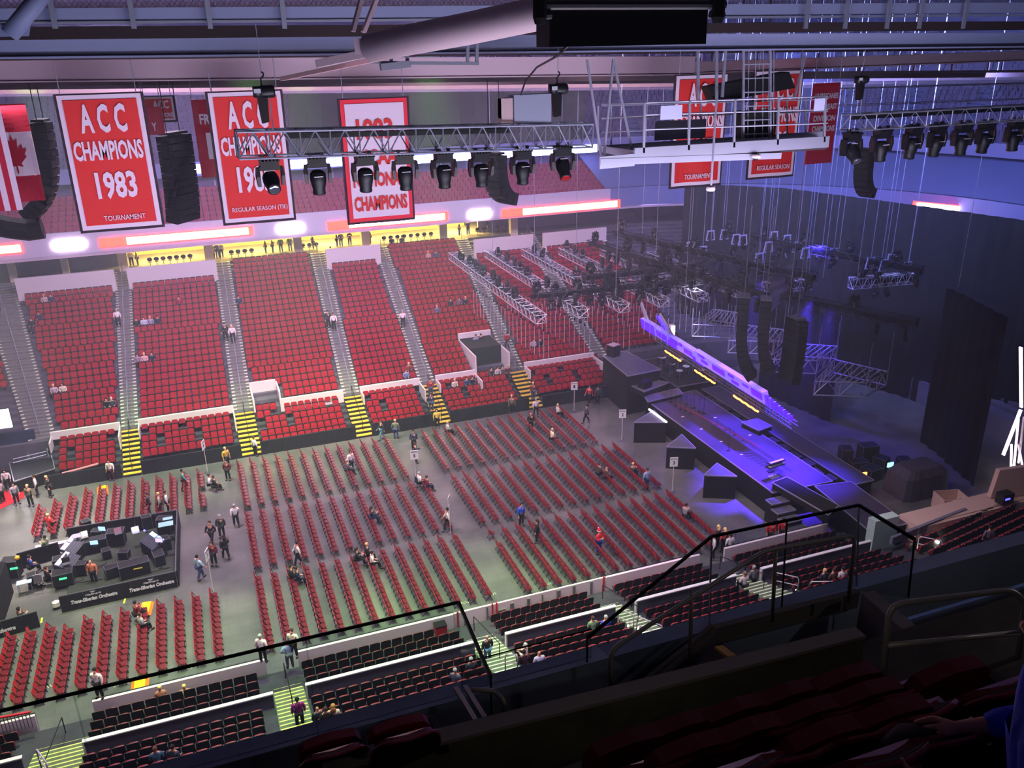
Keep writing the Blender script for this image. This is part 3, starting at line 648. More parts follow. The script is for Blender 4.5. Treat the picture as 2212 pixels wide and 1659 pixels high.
# big black box housing at the top
t=thing('rolled_screen_housing','large black box hanging at the top centre','box',V(1350,40,8.6)); O=Vector(t.location)
s=MB(); a=V(1187,92,8.6)-O; b=V(1530,14,8.6)-O; s.bb((a.x,0,min(a.z,b.z-.37)),(b.x,.35,b.z)); s.build('drape',blackm,t)
s=MB(); a=V(1155,10,8.5)-O; b=V(1565,10,8.5)-O; s.tube(a,b,.05,10); a=V(1158,34,8.5)-O; b=V(1563,34,8.5)-O; s.tube(a,V(1190,32,8.5)-O,.04,8); s.tube(V(1535,30,8.5)-O,b,.04,8); s.build('frame_tube',mat('grey_tube',(60,58,64),.5),t)
for px in (1166,1552):
    s=MB(); p=V(px,14,8.45)-O; s.lathe([(.05,-.16),(.07,-.1),(.07,.12),(.04,.16)],p,10); s.build('clamp',blackm,t)
strut([(1230,95),(1205,120),(1160,145),(1135,175),(1125,205)],(8.8,12,15,16,17),.018,blackm,'cable','black cable looping down from the black box to the hoist truss','cable',5)
# ================================================================ upper deck around the camera
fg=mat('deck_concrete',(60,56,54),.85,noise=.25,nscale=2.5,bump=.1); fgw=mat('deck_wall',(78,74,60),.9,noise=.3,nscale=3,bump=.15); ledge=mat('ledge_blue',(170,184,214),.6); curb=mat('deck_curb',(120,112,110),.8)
def PD(px,py,h):   # point h above the raked deck seen at a pixel
    d=ray(px,py); t=(2.2-h)/(-(d.z+.65*d.y)); return CAM+d*t
s=MB(); s.bb((-14,6.75,23.1),(30,6.98,23.76)); s.bb((-14,6.98,21.9),(30,7.1,23.6)); struct(s,'parapet_deck_edge',ledge)
s=MB()
for j in range(10):
    y=6.6-.8*j
    if j==0: s.bb((-14,5.95,21.6),(5.2,6.75,23.10)); s.bb((5.2,5.95,21.6),(30,6.75,23.05))
    elif j==1: s.bb((-14,y-.8,21.6),(30,y,23.3))
    else: s.bb((-14,y-.8,21.6),(30,y,23.72+.52*j))
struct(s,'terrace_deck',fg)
# vomitory wall in front of the camera row
a=V(700,1672,4.7); b=V(1868,1378,4.7)
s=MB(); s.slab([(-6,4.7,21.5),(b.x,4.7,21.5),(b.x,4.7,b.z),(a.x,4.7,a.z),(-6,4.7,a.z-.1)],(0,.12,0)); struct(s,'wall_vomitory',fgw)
s=MB(); s.slab([(a.x,4.69,a.z),(b.x,4.69,b.z),(b.x,4.69,b.z+.03),(a.x,4.69,a.z+.03)],(0,.14,0)); struct(s,'trim_7_wall_cap',curb)
s=MB(); p=V(1862,1282,6.3); q=V(1925,1400,5.2); s.slab([(p.x,p.y,22.6),(q.x+.3,q.y,22.6),(q.x+.3,q.y,q.z),(p.x,p.y,p.z)],(.18,0,0)); struct(s,'wall_curb',curb)
s=MB(); s.bar(V(1536,1372,6.68),V(1850,1292,6.68),.08,.22); struct(s,'trim_8_curb',curb)
s=MB(); s.slab([V(1534,1366,6.6),V(1620,1440,5.6),V(1420,1560,5.4),V(1330,1560,6.6)],(0,0,-.1)); struct(s,'floor_ramp',fg)
ysafe=mat('yellow_safety_paint',(190,150,40),.7)
for a,b,lb in (((1553,1398),(1582,1420),'short yellow safety stripe on the dark walkway below the sloping glass'),((1990,1405),(2045,1450),'yellow safety stripe on the step left of the white-grey handrail foot')):
    s=MB(); s.bar(V(*a,5.9),V(*b,5.6),.09,.03); tag(s.build('safety_stripe',ysafe),lb,'floor marking')
gl=glass('rail_glass',(238,242,244),.045); gedge=mat('glass_edge',(14,16,20),.3)
def gpanel(pts,name,label,capw=.022,cap=True,posts=()):
    t=thing('glass_rail',label,'glass railing',pts[0]); O=Vector(pts[0]); P=[Vector(p)-O for p in pts]
    s=MB(); n=(P[1]-P[0]).cross(P[-1]-P[0]).normalized()*.012; s.slab(P,n); s.build('pane',gl,t)
    if cap:
        s=MB(); s.bar(P[-1],P[-2],capw,capw*1.1); s.build('top_edge',gedge,t)
    for q in posts:
        s=MB(); s.bar(Vector(q[0])-O,Vector(q[1])-O,.012,.02); s.build('joint',q[2] if len(q)>2 else gedge,t)
zt,zb=24.88,23.76; ye=6.82
gpanel([(-9,ye,zb),(1.93,ye,zb),(1.93,ye,zt),(-9,ye,zt)],'g','long glass rail across the lower left, ending at a corner over the floor edge',posts=[((x,ye-.02,zb),(x,ye-.02,zt),gl) for x in (-5.2,-1.5,.45)])
c0=V(1060,1462,5.75)
gpanel([(1.93,ye,zb),(c0.x,c0.y,zb),(c0.x,c0.y,c0.z),(1.93,ye,zt)],'g','glass rail end panel running back towards the viewer, left of centre',.03,posts=[(V(1062,1560,5.75),c0)])
gpanel([(1.93,ye+.02,zb),(3.4,ye+.02,zb),(3.4,ye+.02,24.12),(1.93,ye+.02,24.12)],'g','low glass rail on the ledge between the corner panel and sloping panel',.01)
e0=V(1537,1159,6.6); e1=V(1532,1357,6.6); e2=V(1385,1470,6.6); e3=V(1268,1378,6.6)
gpanel([e2,e1,e0,e3],'g','sloping glass rail panel descending to the left of the stair landing',.025,posts=[(e1,e0,alu),(V(1268,1430,6.6),e3)])
f0=V(1855,1091,6.8); f1=V(1850,1275,6.8)
gpanel([V(1532,1357,6.8),f1,f0,V(1537,1159,6.8)],'g','level glass rail panel in front of the pipe handrail, right of centre',.025,posts=[(V(1688,1318,6.8),V(1700,1123,6.8)),(f1,f0,alu)])
g0=G(1976,1165,f0.z); g1=V(1962,1290,g0.y)
gpanel([f1,g1,g0,f0],'g','glass rail return panel running back towards the viewer on the right',.03,posts=[(g1,g0)])
# pipe handrails
railm=mat('painted_pipe',(150,144,140),.4,.2)
def rail(pts,Ys,r_,label,extra=()):
    t=thing('pipe_handrail',label,'handrail',V(*pts[0],Ys[0])); O=Vector(t.location)
    P=[V(*p,y)-O for p,y in zip(pts,Ys)]
    Q=[P[0]]
    for i in range(1,len(P)-1):
        a,b,c=P[i-1],P[i],P[i+1]; q=min(.12,(b-a).length*.4,(c-b).length*.4); u=b+(a-b).normalized()*q; v=b+(c-b).normalized()*q
        Q+=[u,u*.56+b*.34+v*.10,u*.25+b*.5+v*.25,u*.1+b*.34+v*.56,v]
    Q.append(P[-1]); s=MB(); s.path(Q,r_,12); s.build('top_rail',railm,t,True)
    for k,(a,b,ya,yb_) in enumerate(extra): s=MB(); s.tube(V(*a,ya)-O,V(*b,yb_)-O,r_*.92,12); s.build('post' if abs(a[0]-b[0])<60 else 'mid_rail',railm,t,True)
rail([(1320,1490),(1318,1405),(1650,1190),(1848,1155),(1832,1300)],[5.6,5.6,6.2,6.3,6.3],.022,'grey pipe handrail following the sloping glass then level, centre right',[((1494,1272),(1490,1440),5.9,5.9),((1676,1190),(1668,1342),6.2,6.2)])
rail([(1905,1492),(1922,1306),(2186,1274),(2215,1300),(2190,1480)],[4.1,4.1,3.9,3.85,3.9],.024,'pale grey pipe handrail at the right edge by the steps',[((1916,1394),(2208,1366),4.08,3.87)])
rail([(1020,1490),(1068,1492),(1090,1515),(1086,1560)],[5.6,5.6,5.5,5.5],.022,'short dark pipe handrail below the corner of the left glass rail')
for a,b in (((985,1488),(1035,1570)),((1005,1484),(1056,1566))):
    s=MB(); s.bar(V(*a,5.9),V(*b,5.2),.04,.04); tag(s.build('kick_rail',railm),'thin sloping rail %s at the dark stair below the left glass corner'%('left' if a[0]==985 else 'right'),'rail')
for a,b in (((1395,1470),(1540,1352)),((1420,1476),(1548,1364))):
    s=MB(); s.bar(V(*a,6.45),V(*b,6.45),.05,.05); tag(s.build('stringer',curb),'sloping stair stringer %s under the sloping glass'%('upper' if a[0]==1395 else 'lower'),'stair edge')
# seats of the upper deck
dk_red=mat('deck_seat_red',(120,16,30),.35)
def arch(mb,c,w,h0,h1,t,tilt,o=0):
    pts=[(-w*.46,h0),(w*.46,h0)]+[(w*.5*math.cos(a)**.6 if math.cos(a)>0 else -w*.5*abs(math.cos(a))**.6,h0+(h1-h0)*(.35+.65*math.sin(a)**.7)) for a in [pi*k/12 for k in range(13)]]
    v=[]; c=Vector(c); n=len(pts)
    for s_ in (-1,1):
        for a,b in pts: v.append(c+Vector((a,s_*t/2-(b-h0)*tilt+.10*(a/(w*.5))**2,b)))
    mb.add(v,[tuple(range(n-1,-1,-1)),tuple(range(n,2*n))]+[(i,(i+1)%n,n+(i+1)%n,n+i) for i in range(n)]); return v[:n]
def deck_parts():
    d={}; m=MB(); out=arch(m,(0,-.18,0),.50,.42,.92,.04,.25); d['back_shell']=m.mesh('back_shell',mat('deck_shell',(20,8,12),.9))
    m=MB(); arch(m,(0,-.145,0),.45,.45,.895,.05,.25); d['back_cushion']=m.mesh('back_cushion',dk_red)
    m=MB(); rpanel(m,(0,.08,.57),.45,.36,.08,.1,.25); d['seat_pan']=m.mesh('seat_pan',dk_red)
    m=MB(); m.path([p+Vector((0,.02,0)) for p in out[2:]],.014,6); d['rim']=m.mesh('rim',mat('seat_rim_highlight',(150,60,76),.3))  # rim colour holds a painted highlight along the seat top
    m=MB(); m.box((.28,.0,.60),(.05,.36,.05)); m.bar((.28,-.1,.58),(.28,-.1,0),.05,.07); d['armrest']=m.mesh('armrest',blackm); return d
DP=deck_parts()
def deck_seat(px,py,h,label,rz=0,Y=None):
    p=PD(px,py,h); t=thing('deck_seat',label,'seat',(p.x,p.y+.24,p.z-.9),rz,'upper deck seats')
    for k,me in DP.items(): inst(me,k,t)
    return p
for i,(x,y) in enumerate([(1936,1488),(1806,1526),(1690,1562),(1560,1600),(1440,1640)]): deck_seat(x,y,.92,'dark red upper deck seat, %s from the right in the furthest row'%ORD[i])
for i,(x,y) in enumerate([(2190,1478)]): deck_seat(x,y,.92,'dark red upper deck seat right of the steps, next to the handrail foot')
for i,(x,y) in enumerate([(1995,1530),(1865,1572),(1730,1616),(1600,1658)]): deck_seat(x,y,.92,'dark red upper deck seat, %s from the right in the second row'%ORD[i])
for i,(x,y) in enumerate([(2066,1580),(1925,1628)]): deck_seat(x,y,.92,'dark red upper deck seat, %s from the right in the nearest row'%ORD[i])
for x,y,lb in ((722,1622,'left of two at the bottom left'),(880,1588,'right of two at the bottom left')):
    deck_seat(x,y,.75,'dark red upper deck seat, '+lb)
s=MB()
for j in range(3): p=V(2080,1490-22*j,4.3+.25*j); s.bb((p.x-.45,p.y,p.z-.5),(p.x+.5,p.y+.45,p.z))
struct(s,'stair_deck',mat('deck_step',(110,104,88),.8,noise=.2,nscale=3))

# ================================================================ box truss, moving lights, hoists
def truss(name,label,a,b,h,wd,bays,m,loc=None,group=None,cat='truss',r_=.025,off=Vector((0,1,0))):
    a=Vector(a); b=Vector(b); t=thing(name,label,cat,a,0,group); L=b-a; d=L.normalized(); sd=d.cross(Vector((0,0,1))).normalized(); up=sd.cross(d)
    cor=[sd*i*wd/2+up*j*h/2 for i,j in ((-1,-1),(1,-1),(1,1),(-1,1))]
    for k,c in enumerate(cor): s=MB(); s.tube(c,L+c,r_,6); s.build('chord',m,t)
    s=MB(); q=r_*.6
    for i in range(bays+1):
        o=L*(i/bays)
        for k in range(4): s.tube(o+cor[k],o+cor[(k+1)%4],q,4)
        if i<bays:
            o2=L*((i+.5)/bays); o3=L*((i+1)/bays)
            for k,l in ((0,3),(1,2)): s.tube(o+cor[k],o2+cor[l],q,4); s.tube(o2+cor[l],o3+cor[k],q,4)
            s.tube(o+cor[3],o3+cor[2],q,4)
    for o in (Vector((0,0,0)),L): s.tube(o+cor[0],o+cor[2],q,4); s.tube(o+cor[1],o+cor[3],q,4)
    s.build('lacing',m,t); return t
black_pl=mat('fixture_black',(26,27,32),.4,spec=.5); black_hd=mat('fixture_head',(26,27,33),.45)
lens=mat('lens_glass',(24,25,32),.1,.3); lens_b=mat('lens_bright',(190,195,215),.08,.9); lens_red=mat('lens_red',(230,50,60),.15,.6)
def mhead_meshes():
    d={}
    m=MB(); m.box((0,0,-.06),(.36,.24,.10)); m.bar((-.12,0,0),(-.12,0,.10),.05,.08); m.bar((.12,0,0),(.12,0,.10),.05,.08)
    for x in (-.17,-.10,-.03,.04,.11,.18): m.box((x,.0,.0),(.03,.28,.05))
    d['base']=m.mesh('base',black_pl)
    m=MB(); m.box((0,0,-.15),(.40,.16,.08))
    for s_ in (-1,1): m.slab([(s_*.20,-.08,-.13),(s_*.20,.08,-.13),(s_*.215,.10,-.30),(s_*.20,.07,-.50),(s_*.20,-.07,-.50),(s_*.215,-.10,-.30)],(s_*.06,0,0))
    d['yoke']=m.mesh('yoke',black_pl)
    m=MB(); m.lathe([(.10,.12),(.155,.07),(.165,-.06),(.15,-.16),(.125,-.26),(.135,-.34),(.12,-.36)],(0,0,0),14); d['head']=m.mesh('head',black_hd,True)
    m=MB(); m.lathe([(.0001,-.372),(.06,-.37),(.105,-.362),(.11,-.355)],(0,0,0),14); d['lens']=m.mesh('lens',lens,True); d['lens_red']=m.mesh('lens',lens_red,True); d['lens_b']=m.mesh('lens',lens_b,True)
    m=MB(); m.bar((-.09,-.175,.035),(.09,-.175,.035),.012,.012); d['status_strip']=m.mesh('status_strip',mat('status_strip',(230,225,235),.3))
    return d
MH=mhead_meshes()
def mhead(p,label,sc_=1.,tilt=0,pan=0,red=False,group=None,strip=True):
    t=thing('moving_light',label,'stage light',p,pan,group); t.scale=(sc_,)*3
    inst(MH['base'],'base',t); inst(MH['yoke'],'yoke',t)
    h=inst(MH['head'],'head',t); h.location=(0,0,-.37); h.rotation_euler=(tilt,0,0)
    l=inst(MH['lens_red' if red else 'lens_b' if tilt<-.7 else 'lens'],'lens',h)
    if strip: inst(MH['status_strip'],'status_strip',h)
    return t
A=V(512,312,18); B=V(1270,291,18.3); TA=truss('lighting_truss','long silver box truss carrying eight moving lights across the centre left',A,B,.50,.5,13,alu,r_=.024)
s=MB(); D_=B-A; s.bar(D_*.13+Vector((0,.12,.13)),D_*.75+Vector((0,.12,.13)),.18,.10); s.build('cable_loom',blackm,TA)
heads=[(580,346),(683,341),(786,337),(873,334),(957,331),(1038,329),(1128,325),(1215,318)]
wh=['leftmost, with its lens facing out, on the left truss','second from left on the left truss','third from left on the left truss, over the white banner','fourth from left on the left truss','fifth from left on the left truss','sixth from left on left truss, before the black speaker stack','seventh from left on the left truss','with a red lens at the right end of the left truss']
for i,((x,y),l) in enumerate(zip(heads,wh)):
    p=V(x,y,18.1); mhead(p,'black moving light '+l,1.0,{0:R(-62),7:R(-38)}.get(i,R(rnd.uniform(-4,8))),R(rnd.uniform(-6,6)),i==7,'moving lights on the left truss')
A2=V(1826,265,22); B2=V(2300,238,21.2); TA=truss('lighting_truss','silver box truss with a row of moving lights at the right edge',A2,B2,.46,.46,9,alu,r_=.022)
for i,(x,y) in enumerate([(1842,288),(1908,281),(1975,276),(2028,272),(2083,269),(2133,266),(2196,262)]):
    mhead(V(x,y,21.8),'black moving light, %s from the left on the right-hand truss'%ORD[i],1.3,R(-45) if i==0 else R(rnd.uniform(-4,8)),R(rnd.uniform(-8,8)),False,'moving lights on the right truss')
s=MB(); s.bar(Vector((.3,.1,.12)),B2-A2+Vector((0,.1,.12)),.16,.10); s.build('cable_loom',blackm,TA)
truss('lighting_truss','faint silver truss further away behind the right-hand truss',V(1810,210,36),V(2250,195,36),.8,.8,14,mat('dull_aluminium',(130,132,168),.5),r_=.02)
def hoist(px,py,py2,Y,label,wide=1):
    t=thing('chain_hoist',label,'hoist',V(px,py,Y)); O=Vector(t.location); z=V(px,py2,Y).z-O.z
    s=MB(); s.lathe([(.10,-.14),(.12,-.11),(.12,.11),(.10,.14)],(.06*wide,0,0),14,'x'); s.box((-.12,0,0),(.16,.2,.2)); s.build('motor',black_pl,t,True)
    s=MB(); s.slab([(-.14,-.1,-.1),(.05,-.1,-.1),(.03,-.1,-.55),(-.10,-.1,-.58)],(0,.18,0)); s.build('chain_bag',blackm,t)
    s=MB(); s.path([(-.03,0,.1),(-.03,0,.24),(.02,0,.28),(.03,0,.33),(-.01,0,.36)],.016,6); s.build('hook',blackm,t)
    s=MB(); s.tube((-.01,0,.34),(-.01,0,1.2),.008,5); s.tube((.09,0,-.1),(.09,0,z),.014,5); s.build('chain',steel,t)
    s=MB(); s.box((-.13,-.105,.02),(.13,.01,.08)); s.build('label_plate',mat('label_plate',(190,190,200),.5),t)
hoist(570,198,285,18,'black chain hoist above the left end of the left truss')
hoist(1206,192,275,18.2,'black chain hoist above the right end of the left truss')
hoist(1862,172,250,21.9,'black chain hoist over the left end of the right-hand truss')
t=thing('equipment_box','pale grey metal equipment box on top of the left truss','box',V(1140,236,18.2)); s=MB(); s.box((.06,0,0),(.86,.3,.62)); s.build('case',mat('pale_grey_case',(150,154,176),.5),t); s=MB(); s.box((-.52,0,0),(.26,.24,.5)); s.box((-.62,0,.05),(.06,.2,.42)); s.build('side_door',mat('pale_case_side',(196,168,170),.5),t)
# ---- work platform
t=thing('work_platform','aluminium work platform basket hung on struts, right of centre','platform',V(1540,300,20)); O=Vector(t.location)
def L_(px,py,Y=20): return V(px,py,Y)-O
s=MB(); s.bar(L_(1370,333),L_(1790,306),.05,.30); s.bar(L_(1295,352),L_(1370,345),.05,.30); s.bar(L_(1298,322,21.3),L_(1370,333),.05,.18); s.bar(L_(1298,322,21.3),L_(1780,290,21.3),.05,.18); s.build('side_beam',alu,t)
s=MB(); s.slab([L_(1300,330,21.2),L_(1370,345),L_(1785,318),L_(1770,298,21.2)],(0,0,-.06)); s.build('deck_plate',mat('deck_plate',(60,52,58),.8),t)
s=MB(); s.bar(L_(1296,350),L_(1686,336),.08,.16); s.build('lower_channel',alu,t)
for x,y in ((1393,12),(1490,6),(1588,0),(1682,-6),(1783,-12)):
    s=MB(); s.bar(L_(x-3,330-(x-1393)*.06),L_(x,222-(x-1393)*.032),.06,.05); s.build('post',alu,t)
for x in (1292,1320,1514,1620,1700,1740):
    s=MB(); s.bar(L_(x,318-(x-1393)*.06,21.3),L_(x,225-(x-1393)*.03,21.3),.04,.04); s.build('rear_post',steel,t)
for y0,y1,Y,nm in ((222,208,20,'top_rail'),(248,236,20,'mid_rail'),(280,266,20,'knee_rail'),(228,214,21.3,'top_rail'),(256,240,21.3,'mid_rail')):
    s=MB(); s.tube(L_(1392 if Y==20 else 1300,y0,Y),L_(1788,y1,Y),.022,6); s.build(nm,alu if Y==20 else steel,t)
for y0,y1 in ((222,222),(252,250),(282,282)):
    s=MB(); s.tube(L_(1300,y0+3,21.3),L_(1393,y1,20),.02,6); s.build('end_rail',alu,t)
for p in ((1268,128,1300,345),(1325,128,1305,335),(1325,128,1368,340),(1508,70,1508,215),(1548,60,1548,215),(1570,60,1560,210),(1850-110,120,1715,215)):
    s=MB(); s.bar(V(p[0],p[1],20.6)-O,V(p[2],p[3],20.4)-O,.07 if p[1]<100 else .05,.05); s.build('hanger_strut',steel if p[1]>100 else alu,t)
s=MB(); s.box(L_(1450,243,19.95),(.62,.02,.34)); s.box(L_(1770,226,19.95),(.34,.02,.32)); s.build('placard',mat('blank_placard',(196,200,232),.5),t)
s=MB(); s.box(L_(1470,280,21.25),(1.6,.02,.5)); s.build('rear_panel',alu,t)
for i,x in enumerate((1608,1620,1634,1650,1662,1672)):
    s=MB(); s.tube(V(x,-20,20.5),V(x-6+i,300,20.5),.014,5); tag(s.build('hanging_cable',steel),'vertical steel cable, %s of the bundle left to right, above the work platform'%ORD[i],'cable','cable bundle')
s=MB(); 
for i in range(10):
    s.bar(V(1604,20+i*30,20.4),V(1664,18+i*30,20.4),.03,.03)
s.bar(V(1606,-10,20.4),V(1606,300,20.4),.05,.05); s.bar(V(1664,-10,20.4),V(1664,296,20.4),.05,.05)
tag(s.build('ladder_mast',steel),'narrow steel ladder mast rising from the work platform to the roof','ladder')
s=MB(); s.slab([V(1530,188,21.5),V(1705,155,21.5),V(1718,190,21.5),V(1545,222,21.5)],(0,.4,0)); tag(s.build('long_black_case',blackm),'long black case lying tilted above the work platform','case')
s=MB(); s.bb(*(V(1600,300,20.8),V(1665,235,21.1))); tag(s.build('black_control_box',blackm),'black box standing on the work platform deck','box')
t=thing('safety_lamp','small white dome lamp with dark bottom under the work platform','lamp',V(1633,338,19.9)); s=MB(); s.lathe([(.11,.06),(.13,.02),(.12,-.04)],(0,0,0),12); s.build('shade',white,t,True); s=MB(); s.lathe([(.07,-.04),(.06,-.09),(.02,-.11)],(0,0,0),12); s.build('bulb',blackm,t,True)
t=thing('pull_rope','long grey pole with a coiled white end hanging in front of the platform','rope',V(1535,408,19)); O=Vector(t.location); s=MB(); s.tube(V(1548,215,19)-O,V(1536,400,19)-O,.03,6); s.build('pole',steel,t); s=MB(); s.lathe([(.10,-.05),(.12,0),(.10,.05),(.06,.05),(.07,-.05)],(0,0,0),12); s.build('coil',white,t)
# ---- line arrays
def array(px,py,Y,n,w_,h,label,curve,flip=1,m_=None,face=0,w0=.9):
    """a hung column of n speaker cabinets curving forward"""
    p=V(px,py,Y); t=thing('line_array',label,'loudspeaker',p,face); x=z=0; ang=0; me=MB(); me.slab([(-w0,-.30,0),(w0,-.30,0),(w0,.30,0),(-w0,.30,0)],(0,0,-h*.92)); me.box((0,-.31,-h*.46),(w0*1.7,.02,h*.7)); me=me.mesh('cabinet',m_ or blackm)
    for k in range(n):
        o=inst(me,'cabinet',t); o.location=(0,flip*x,z); o.rotation_euler=(flip*ang,0,0)
        z-=h*math.cos(ang); x+=h*math.sin(ang); ang+=curve*(k/n)
    m=MB(); m.box((0,0,.1),(w0*1.6,.5,.1)); m.tube((-.4,0,.1),(-.4,0,3.5),.02,5); m.tube((.4,0,.1),(.4,0,3.5),.02,5); m.build('fly_frame',blackm,t)
spk=mat('speaker_black',(32,30,36),.7)
array(375,292,40,12,1,.30,'straight dark speaker column between the two left banners',R(2),1,spk,R(50),.75)
array(88,265,42,12,1,.36,'dark curved speaker column left of the 1983 tournament banner',R(13),1,spk,R(78),.5)
array(1068,335,41,9,1,.30,'dark speaker stack with yellow-lit flank behind the left truss',R(24),1,spk,R(-68),.6)
array(1870,325,44,9,1,.36,'dark curved speaker column behind the right-hand truss',R(22),1,spk,R(-70),.5)
s=MB(); P=[V(x,y,40) for x,y in ((-30,480),(20,492),(60,497),(92,492))]; s.path(P,.45,8); tag(s.build('speaker_stack',spk),'dark speaker stack tail at the left edge below the flags','loudspeaker')
# ================================================================ stage
deckm=mat('stage_deck',(66,58,76),.42,noise=.12,nscale=.7); skirt=mat('stage_skirt',(7,7,10),.9); edge=mat('stage_edge_trim',(190,188,200),.35,.7); grey_deck=mat('riser_top',(84,82,96),.7,noise=.15,nscale=2)
def platform(name,label,poly,z,top=None,th=.12,trim=True,cat='stage platform',zb=0):
    """poly: plan points (x,y); skirted platform with an edge trim"""
    cx=sum(p[0] for p in poly)/len(poly); cy=sum(p[1] for p in poly)/len(poly); P=[(x-cx,y-cy) for x,y in poly]
    t=thing(name,label,cat,(cx,cy,0)); s=MB(); s.prism(P,z-th,z); s.build('deck',top or grey_deck,t)
    s=MB(); s.prism([(x*.985,y*.985) for x,y in P],zb,z-th); s.build('skirt',skirt,t)
    if trim:
        s=MB()
        for a,b in zip(P,P[1:]+P[:1]): s.bar((a[0],a[1],z-.02),(b[0],b[1],z-.02),.06,.07)
        s.build('edge_trim',edge,t)
    return t
platform('stage','main stage deck lit blue, with a bright front edge',[(33.6,41.2),(38.3,41.0),(38.5,58.6),(33.6,58.6)],1.8,deckm,cat='stage')
q=lambda *P,z=1.8:[(G(x,y,z).x,G(x,y,z).y) for x,y in P]
platform('wedge_platform','triangular grey wedge platform at the far end of the stage front',q((1370,912),(1440,912),(1412,886)),1.8)
platform('wedge_platform','triangular grey wedge platform in the middle of the stage front',q((1440,965),(1503,968),(1473,938)),1.8)
platform('wedge_platform','triangular grey wedge platform at the near end of stage front, above the section 3 sign',q((1521,1026),(1592,1029),(1549,1000)),1.8)
for i,(x,y) in enumerate([(1682,1080),(1694,1100),(1708,1121),(1722,1140)]):
    z=1.55-.32*i; c=G(x,y,z); platform('step_block','grey stage step block, %s from the top, beside the near stage corner'%ORD[i],[(c.x-.75,c.y-.35),(c.x+.65,c.y-.35),(c.x+.65,c.y+.35),(c.x-.75,c.y+.35)],z)
platform('riser','high grey riser with a black speaker on it, at the far left end of stage',q((1302,768),(1352,758),(1428,798),(1356,812),z=3.6),3.6)
platform('riser','lower grey riser in front of the high riser',q((1362,832),(1398,818),(1446,826),(1392,846),z=2.6),2.6,zb=2.12)
platform('riser','low dark step between the lower riser and stage deck',q((1392,856),(1466,838),(1474,850),(1400,868),z=2.1),2.1,zb=1.82)
platform('riser','narrow grey riser behind the stage centre',q((1602,912),(1636,904),(1668,920),(1640,930),z=2.2),2.2,zb=1.82)
platform('side_stage','purple-grey side platform at the near right end of stage',q((1760,1050),(1838,1040),(1962,1130),(1880,1148)),1.8,deckm)
platform('side_stage','dark box platform next to the near end of the stage deck',q((1668,1042),(1700,1030),(1812,1092),(1790,1112),z=2.3),2.3,skirt,zb=1.82)
platform('upstage_walkway','long dark walkway with blue-lit edge behind the main deck',[(39.6,40.5),(41.4,40.5),(41.4,59.3),(39.6,59.3)],1.5,mat('upstage_deck',(70,66,92),.5))
s=MB(); a=G(1402,884,1.86); b=G(1440,912,1.86); s.bar(a,b,.12,.1); tag(s.build('edge_light',mat('edge_light',(255,255,255),.5,emit=(225,225,255),es=3.5)),'bright white light strip on the front edge of the stage deck','light')
s=MB(); a=G(1610,920,1.82); b=G(1478,868,1.82); s.bar(G(1462,872,1.82),G(1640,965,1.82),.04,.02); tag(s.build('red_tape_line',mat('red_tape',(190,30,60),.6)),'thin red line taped across the stage deck','tape')
# microphone stands
for i,(x,y) in enumerate([(1450,868),(1459,876),(1470,884),(1480,888),(1491,893),(1499,881),(1510,889),(1520,893),(1484,874),(1573,974)]):
    c=G(x,y,1.8); h=1.15 if i<9 else 1.75; t=thing('microphone_stand','thin black microphone stand, %s'%('alone at the centre of the stage deck' if i==9 else '%s of the cluster at the far end of the deck'%ORD[i]),'microphone stand',c,0,'microphone stands')
    s=MB(); s.lathe([(.16,0),(.16,.02),(.02,.05)],(0,0,0),10); s.build('base',blackm,t); s=MB(); s.tube((0,0,.03),(0,0,h),.014,6); s.build('pole',blackm,t); s=MB(); s.tube((0,0,h),(-.06,0,h+.14),.022,6); s.build('microphone',blackm,t)
# keyboard rig
c=G(1672,1030,1.8); t=thing('keyboard_rig','two-tier keyboard on a pedestal stand at the near end of the stage','keyboard',c,R(8)); 
kb=mat('keyboard_case',(60,56,70),.3); 
s=MB(); s.box((0,0,.02),(.7,.5,.04)); s.tube((0,0,0),(0,0,.85),.05,8); s.build('stand',alu,t)
for z,w_ in ((.9,1.5),(1.2,1.35)):
    s=MB(); s.box((.0,0,z),(w_,.42,.10)); k=s.build('keyboard',kb,t); s=MB(); s.box((0,-.10,z+.056),(w_*.9,.18,.012)); s.build('keys',mat('keys_white',(210,205,230),.3),k)
c=G(1690,1020,1.8)
s=MB(); s.box(G(1665,1018,1.83),(.5,.3,.06)); tag(s.build('pedal',blackm),'small black pedal on the deck in front of the keyboard rig','pedal')
for i,(x,y) in enumerate([(1475,900),(1515,927),(1558,954),(1602,982),(1545,902),(1620,940)]):
    s=MB(); s.box(G(x,y,1.815),(.22,.12,.03)); tag(s.build('set_list_card',white),'small white card on the stage deck, %s'%ORD[i],'card','cards on the deck')
# black gear along the strip behind the deck and on the wings: cases, wedges, drum hardware
rack=mat('rack_case',(30,30,36),.6); rack_edge=mat('rack_edge',(120,120,132),.4,.6); 
def case(x,y,z,w_,d,h,rz,label,name='flight_case',m=rack,cat='flight case',group=None):
    t=thing(name,label,cat,(x,y,z),rz,group); s=MB(); s.bb((-w_/2,-d/2,.06),(w_/2,d/2,h)); s.build('body',m,t)
    s=MB(); 
    for a in (-1,1):
        for b in (-1,1): s.bar((a*w_/2,b*d/2,.06),(a*w_/2,b*d/2,h),.035,.035)
        s.bar((a*w_/2,-d/2,h),(a*w_/2,d/2,h),.035,.035); s.bar((-w_/2,a*d/2,h),(w_/2,a*d/2,h),.035,.035)
    s.build('edging',rack_edge,t); s=MB()
    for a in (-1,1):
        for b in (-1,1): s.lathe([(.045,-.02),(.045,.02)],(a*(w_/2-.08),b*(d/2-.08),.045),8,'x')
    s.build('castors',blackm,t); return t
rr=random.Random(3)
